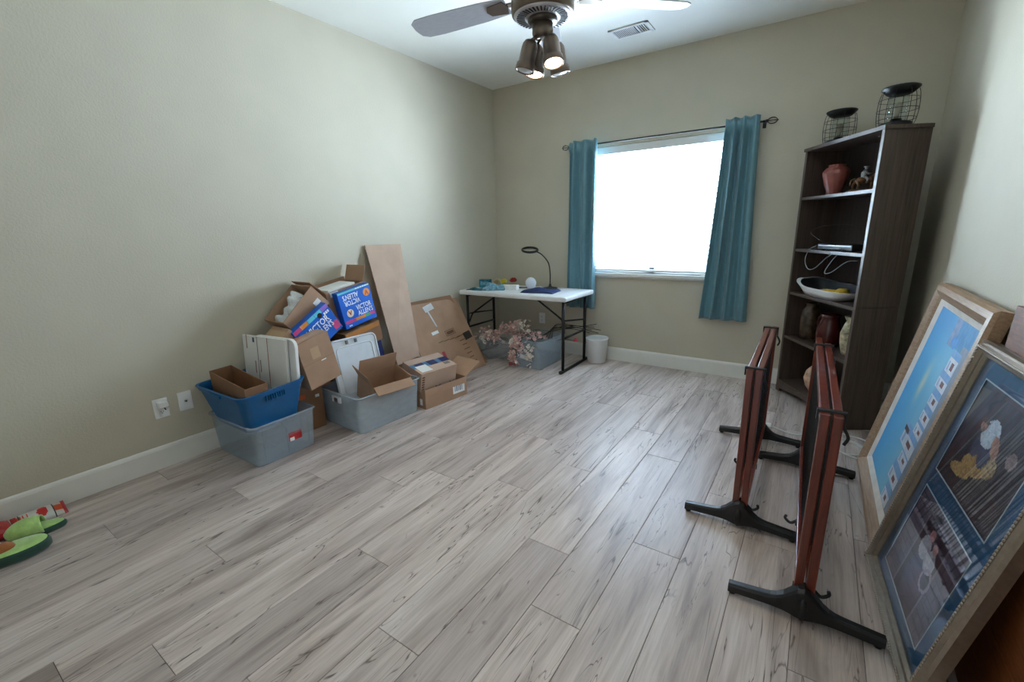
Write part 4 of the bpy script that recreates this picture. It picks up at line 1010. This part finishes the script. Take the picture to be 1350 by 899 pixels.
# painting of a white seaside village
W1, H1 = .893, 1.03
f1, ez = leaning('framed_painting', 'framed painting of white village houses above blue sea', 'painting', (3.404, 2.945, .003), (3.404, 2.04, .003), R(10.6))
M_oak = wood('pale_oak_frame', (140, 110, 84), (176, 146, 118), .45, stretch=(3, 40, 40), scale=3)
molding(f1, W1, H1, .085, .05, M_oak, [(0, 0), (0, .035), (.012, .047), (.035, .05), (.06, .034), (.072, .022), (.072, 0)])
molding(f1, W1, H1, 0, 0, mat('linen_liner', (222, 214, 206), .6), [(.072, 0), (.072, .024), (.1, .012), (.1, 0)], 'liner')
hs_ = [(.06, .10, .62), (.17, .11, .56), (.28, .10, .60), (.36, .12, .46), (.45, .09, .63), (.53, .09, .62), (.62, .09, .62), (.71, .10, .60), (.81, .11, .64)]
def paint1(u, v):   # the picture stands on its side: sky to the left, houses and road to the right
    n_ = vnoise(u*9, v*9); n2 = vnoise(u*44, v*44)
    c_ = mixc((52, 148, 206), (120, 186, 214), u*1.7+.15*n_-.1); c_ = mixc(c_, (40, 120, 190), max(0, v-.75)*1.6)
    cl = math.exp(-((u-.36)/.055)**2-((v-.62)/.10)**2); c_ = mixc(c_, (222, 208, 180), cl*(.55+.5*n_))
    if v > .86 and u > .52+.05*n_: c_ = mixc((52, 124, 178), (78, 150, 196), n2)
    if v > .85 and .42+.04*n_ < u < .56: c_ = mixc((96, 130, 176), (150, 160, 190), n2)
    if u > .74+.02*n_ and v < .9: c_ = mixc((150, 158, 172), (112, 122, 142), .5*n_+.5*n2)
    for hv, s_, hu in hs_:
        if abs(v-hv) < s_*.5 and hu < u < .80:
            fv = (v-hv)/s_+.5; fu = (u-hu)/(.80-hu)
            c_ = mixc((222, 224, 232), (186, 194, 214), n2*.6) if fv < .62 else mixc((104, 156, 208), (134, 172, 214), n2)
            if .45 < fu < .75 and .2 < fv < .46: c_ = (112, 62, 66)
            if .10 < fu < .22 and .1 < fv < .5: c_ = (150, 170, 206)
    if blob(u, v, .585, .885, .07, .028): c_ = mixc((48, 128, 200), (90, 160, 214), n2)
    if .45 < u < .56 and abs(v-.375) < .012: c_ = (92, 70, 84)
    return mixc(c_, (140, 166, 190), .12*n2)
art('canvas', W1-.19, H1-.19, 96, 110, paint1, M_print, f1, Matrix.Translation((.095, .095, .012)))
B('backing', (.02, .02, -.004), (W1-.02, H1-.02, .0), M_card3, f1)

# blue matted double picture behind glass
W2, H2 = .678, .94
f2, ez = leaning('framed_print', 'silver framed double picture with blue mat behind glass', 'picture', (3.368, 2.047, .003), (3.413, 1.375, .003), R(11.6))
M_sil = mat('antique_silver_frame', (154, 143, 130), .3, metal=.8, var=.05, scale=60)
molding(f2, W2, H2, .05, .04, M_sil, [(0, -.012), (0, .016), (.006, .024), (.014, .02), (.02, .03), (.030, .03), (.036, .02), (.044, .018), (.05, .008), (.05, -.012)])
bead = MB().ell((0, 0, 0), (.0065, .0045, .004), 8, 5).mesh('bead'); bead.materials.append(M_sil)
for k in range(64):
    for yy in (.025, H2-.025):
        if k*.0105 < W2-.03: o = link('bead', bead, None, f2); o.location = (.015+.0105*k, yy, .031)
for k in range(84):
    for xx in (.025, W2-.025):
        if k*.0108 < H2-.04: o = link('bead', bead, None, f2); o.location = (xx, .02+.0108*k, .031); o.rotation_euler.z = R(90)
M_mat = mat('blue_mat_board', (32, 80, 118), .7, var=.06, scale=30)
mm_ = MB()
for a, c_ in (((.045, .045, 0), (.106, H2-.045, .003)), ((.538, .045, 0), (W2-.045, H2-.045, .003)), ((.106, .045, 0), (.538, .092, .003)), ((.106, .425, 0), (.538, .492, .003)), ((.106, .832, 0), (.538, H2-.045, .003))): mm_.box(a, c_)
mm_.build('mat_board', M_mat, f2)
for zz in (.092, .492):
    ed = MB(); hh_ = .333 if zz < .3 else .34
    for a, c_ in (((.104, zz-.002, .003), (.54, zz+.002, .0042)), ((.104, zz+hh_-.002, .003), (.54, zz+hh_+.002, .0042)), ((.104, zz, .003), (.108, zz+hh_, .0042)), ((.536, zz, .003), (.54, zz+hh_, .0042))): ed.box(a, c_)
    ed.build('mat_bevel', mat('pale_bevel', (196, 206, 214), .5), f2)
def paint2(u, v):   # upper picture: figure in a white shirt working over straw in a dark barn
    n_ = vnoise(u*14, v*14); n2 = vnoise(u*50, v*50)
    c_ = mixc((28, 22, 34), (62, 52, 66), n_*.8+.2*n2)
    if (int(u*22) % 3 == 0) and v > .35: c_ = mixc(c_, (78, 70, 84), .5)
    if v < .3: c_ = mixc(c_, (70, 48, 44), .5*n_)
    if blob(u, v, .44, .34, .19, .10, .3) or blob(u, v, .30, .20, .16, .06, .2): c_ = mixc((206, 172, 104), (150, 110, 66), n2)
    if blob(u, v, .62, .42, .07, .09): c_ = mixc((200, 176, 130), (120, 96, 70), n2)
    if blob(u, v, .36, .50, .07, .13, -.3): c_ = mixc((60, 64, 92), (86, 88, 116), n2)
    if blob(u, v, .47, .47, .08, .12, .3): c_ = mixc((52, 58, 88), (80, 84, 110), n2)
    if blob(u, v, .42, .64, .115, .13, -.2): c_ = mixc((226, 232, 238), (160, 172, 192), n2*.9)
    if blob(u, v, .55, .58, .05, .10, .5): c_ = mixc((200, 150, 124), (150, 104, 86), n2)
    if blob(u, v, .30, .66, .05, .05): c_ = mixc((196, 140, 118), (120, 78, 66), n2)
    if blob(u, v, .29, .70, .065, .025): c_ = (84, 62, 48)
    if blob(u, v, .78, .60, .06, .07): c_ = mixc((170, 150, 146), (110, 90, 96), n2)
    return c_
def paint3(u, v):   # lower picture: couple in a stone doorway
    n_ = vnoise(u*12, v*12); n2 = vnoise(u*46, v*46)
    row = int(v*11); col = (u*7+(row % 2)*.5) % 1
    c_ = mixc((112, 98, 112), (84, 72, 90), n_)
    if (v*11) % 1 < .12 or col < .06: c_ = (66, 56, 72)
    if .26 < u < .74 and v < .90:
        c_ = mixc((38, 28, 40), (64, 46, 60), n2)
        if .26 < u < .29 or .71 < u < .74 or v > .87: c_ = (130, 116, 126)
    if blob(u, v, .46, .30, .11, .27): c_ = mixc((60, 60, 92), (90, 66, 90), n_)
    if blob(u, v, .60, .26, .09, .24): c_ = mixc((96, 56, 84), (70, 46, 70), n_)
    if blob(u, v, .44, .60, .09, .12): c_ = mixc((206, 200, 208), (150, 150, 170), n2)
    if blob(u, v, .59, .56, .09, .11): c_ = mixc((220, 216, 224), (150, 150, 168), n2)
    if blob(u, v, .46, .75, .045, .055): c_ = (196, 130, 130)
    if blob(u, v, .58, .70, .042, .05): c_ = (190, 138, 130)
    r_ = math.hypot(u-.66, (v-.42)*.8)
    if .065 < r_ < .09: c_ = (176, 150, 166)
    return c_
art('upper_picture', .436, .344, 84, 66, paint2, M_print, f2, Matrix.Translation((.104, .490, .0006)))
art('lower_picture', .436, .336, 84, 66, paint3, M_print, f2, Matrix.Translation((.104, .090, .0006)))
B('glass_sheet', (.046, .046, .0062), (W2-.046, H2-.046, .0078), glass('picture_glass', (.97, .98, .99), 1.5, 1.5), f2)
B('backing', (.01, .01, -.013), (W2-.01, H2-.01, -.001), M_card3, f2)
# wooden panel standing between the picture and the wall
M_pan = wood('orange_brown_wood', (82, 42, 14), (126, 70, 28), .5, stretch=(6, 40, 40), scale=3, bump=.25)
pn, ez = leaning('wooden_panel', 'orange brown wooden panel leaning behind the silver framed picture', 'panel', (3.553, 1.98, .003), (3.553, .92, .003), R(2.2))
for k in range(4): B('board', (0, .003+.262*k, 0), (1.06, .003+.262*k+.2605, .022), M_pan, pn, .003)
for x in (.0, 1.0): B('batten', (x, .0, -.015), (x+.06, 1.045, 0), M_pan, pn, .003)

# ================================================================== SLIPPERS AND RED THINGS BY THE BASEBOARD
M_avo = mat('avocado_green_plush', (172, 206, 120), .9, var=.06, scale=40, bump=.4, bscale=220, sheen=.4); M_skin = mat('dark_green_plush', (30, 66, 54), .9, var=.1, scale=40, bump=.4, bscale=220, sheen=.3); M_pit = mat('brown_plush', (150, 86, 34), .9, var=.08, scale=40, bump=.3, bscale=200, sheen=.3)
def slipper_base(hl, hw, h, n=36):
    out = []
    for i in range(n):
        a = 2*PI*i/n; x_ = hl*math.cos(a); w_ = hw*math.sin(a)*(1+.22*math.cos(a))
        out.append((x_, w_))
    return out
def loft(rings_, closed_top=True):
    mb = MB(); vs = []; fs = []; n_ = len(rings_[0])
    for r_ in rings_: vs += r_
    for k in range(len(rings_)-1):
        for i in range(n_): fs.append((k*n_+i, k*n_+(i+1) % n_, (k+1)*n_+(i+1) % n_, (k+1)*n_+i))
    fs.append(tuple(range(n_-1, -1, -1))); fs.append(tuple((len(rings_)-1)*n_+i for i in range(n_)))
    return mb.add(vs, fs, True)
def slipper(label, loc, rot, pit):
    o = thing('slipper', label, 'slipper', loc, rot, 'avocado plush slippers')
    bs = slipper_base(.135, .062, 0)
    loft([[(x*.92, y*.9, 0) for x, y in bs], [(x, y, .012) for x, y in bs], [(x*.99, y*.98, .028) for x, y in bs], [(x*.93, y*.92, .036) for x, y in bs]]).build('sole', M_skin, o)
    loft([[(x*.94, y*.92, .033) for x, y in bs], [(x*.88, y*.86, .041) for x, y in bs], [(x*.7, y*.66, .043) for x, y in bs]]).build('insole', M_avo, o)
    # puffy toe vamp, open towards the heel
    vs = []; fs = []; n_, m_ = 20, 12
    for j in range(m_+1):
        t_ = j/m_; x = -.035+.165*t_; wv = .066*(1+.16*(x/.135))*math.sqrt(max(0, 1-(max(0, x)/.136)**2.6)); hv = .078*math.sqrt(max(0, 1-(max(0, x-.0)/.138)**2.4))*(.9+.1*math.sin(PI*t_))
        for i in range(n_+1):
            a = PI*i/n_; vs.append((x+.012*math.sin(a), wv*math.cos(a)*1.03, .026+hv*math.sin(a)**.8))
    for j in range(m_):
        for i in range(n_): fs.append((j*(n_+1)+i, j*(n_+1)+i+1, (j+1)*(n_+1)+i+1, (j+1)*(n_+1)+i))
    vo = MB().add(vs, fs, True).build('toe_cover', M_avo, o, fix=False); sd = vo.modifiers.new('thick', 'SOLIDIFY'); sd.thickness = .008; sd.offset = 0
    if pit: MB().ell((.055, 0, .10), (.042, .035, .022), 20, 12).build('pit', M_pit, vo)
    return o
def slipper_flat(label, loc, rot, pit):
    o = thing('slipper', label, 'slipper', loc, rot, 'avocado plush slippers')
    bs = slipper_base(.128, .062, 0)
    loft([[(x*.92, y*.9, 0) for x, y in bs], [(x, y, .012) for x, y in bs], [(x*1.0, y*.99, .034) for x, y in bs], [(x*.95, y*.94, .046) for x, y in bs]]).build('sole', M_skin, o)
    loft([[(x*.95, y*.93, .040) for x, y in bs], [(x*.9, y*.88, .052) for x, y in bs], [(x*.6, y*.56, .058) for x, y in bs]]).build('top_face', M_avo, o)
    MB().ell((-.02, 0, .058), (.044, .036, .028), 20, 12).build('pit', M_pit, o)
    return o
slipper_flat('avocado plush slipper with brown pit, nearer the camera', (.362, .125, 0), (0, 0, R(85)), True)
slipper('avocado plush slipper without pit, nearer the baseboard', (.215, .235, 0), (R(0), 0, R(-104)), False).scale = (.72, .80, .80)
def pouch(label, cat, loc, rot, hx, hy, h, fn, name):
    n_, k_ = 40, 14; vs = []; fs = []; cols = []
    for s_ in (1, -1):
        for j in range(k_+1):
            for i in range(n_+1):
                u, v = i/n_, j/k_; q = (4*u*(1-u))**.55*(4*v*(1-v))**.5
                vs.append(((u*2-1)*hx, (v*2-1)*hy, h/2+s_*q*h/2*(1+.06*math.sin(17*u+5*v))))
    st_ = (n_+1)*(k_+1)
    for s_ in (0, 1):
        for j in range(k_):
            for i in range(n_):
                a = s_*st_+j*(n_+1)+i; f = (a, a+1, a+n_+2, a+n_+1); fs.append(f if not s_ else f[::-1]); cols.append(fn((i+.5)/n_, (j+.5)/k_))
    me = bpy.data.meshes.new(name); me.from_pydata(vs, [], fs)
    at = me.color_attributes.new('Col', 'FLOAT_COLOR', 'CORNER'); at.data.foreach_set('color', sum(([*lin(c_), 1]*4 for c_ in cols), []))
    me.polygons.foreach_set('use_smooth', [True]*len(fs)); o = link(name, me, M_printg); o.location = loc; o.rotation_euler = rot
    return tag(o, label, cat)
def pr1(u, v):
    if u < .10 or u > .93: return (176, 26, 30)
    if .12 < u < .15 or .74 < u < .77 or v > .9: return (44, 52, 60)
    if u < .33: return (206, 70, 40) if (int(u*46) % 2 and .2 < v < .8) else (216, 210, 204)
    if blob(u, v, .56, .55, .10, .34): return (196, 40, 40)
    if u > .77: return (206, 80, 40) if .25 < v < .75 else (200, 190, 180)
    return (206, 204, 200)
pouch('red and white printed snack pouch lying along the baseboard', 'pouch', (.072, .265, .0), (R(24), 0, R(90)), .092, .045, .045, pr1, 'snack_pouch')
def pr2(u, v): return (230, 214, 200) if (.42 < u < .62 and abs(v-.55) < .05 and int(u*60) % 2) else (176, 14, 18)
pouch('plain bright red plush pouch next to the printed snack pouch', 'pouch', (.115, .085, .0), (R(14), 0, R(96)), .085, .055, .075, pr2, 'red_pouch')

# ================================================================== CORDS BEHIND THE GATES
M_cord = mat('white_cord', (214, 214, 210), .5, var=.02)
cordpts = [((3.05, 3.02, .005), (3.2, 3.08, .005), (3.33, 3.02, .005), (3.42, 3.10, .005), (3.33, 3.22, .005), (3.18, 3.2, .005), (3.1, 3.1, .005)),
           ((2.92, 3.22, .005), (3.06, 3.16, .006), (3.2, 3.24, .012), (3.36, 3.2, .012), (3.45, 3.08, .008), (3.4, 2.98, .006), (3.30, 3.0, .012)),
           ((3.12, 3.28, .005), (3.28, 3.30, .016), (3.44, 3.24, .014), (3.5, 3.12, .006))]
for k, pts in enumerate(cordpts):
    o = thing('power_cord', ('white power cord looped on floor in front of the bookcase', 'long white cord with a plug end by the bookcase foot', 'thick white cord running along the bookcase side panel')[k], 'cord', pts[0])
    mb = MB().tube([Vector(p)-Vector(pts[0]) for p in spline(pts, 10)], .0045, 6); mb.build('cord', M_cord, o)
    if k == 1: B('plug', (-.03, -.012, -.004), (.0, .012, .018), M_white, o, .003)
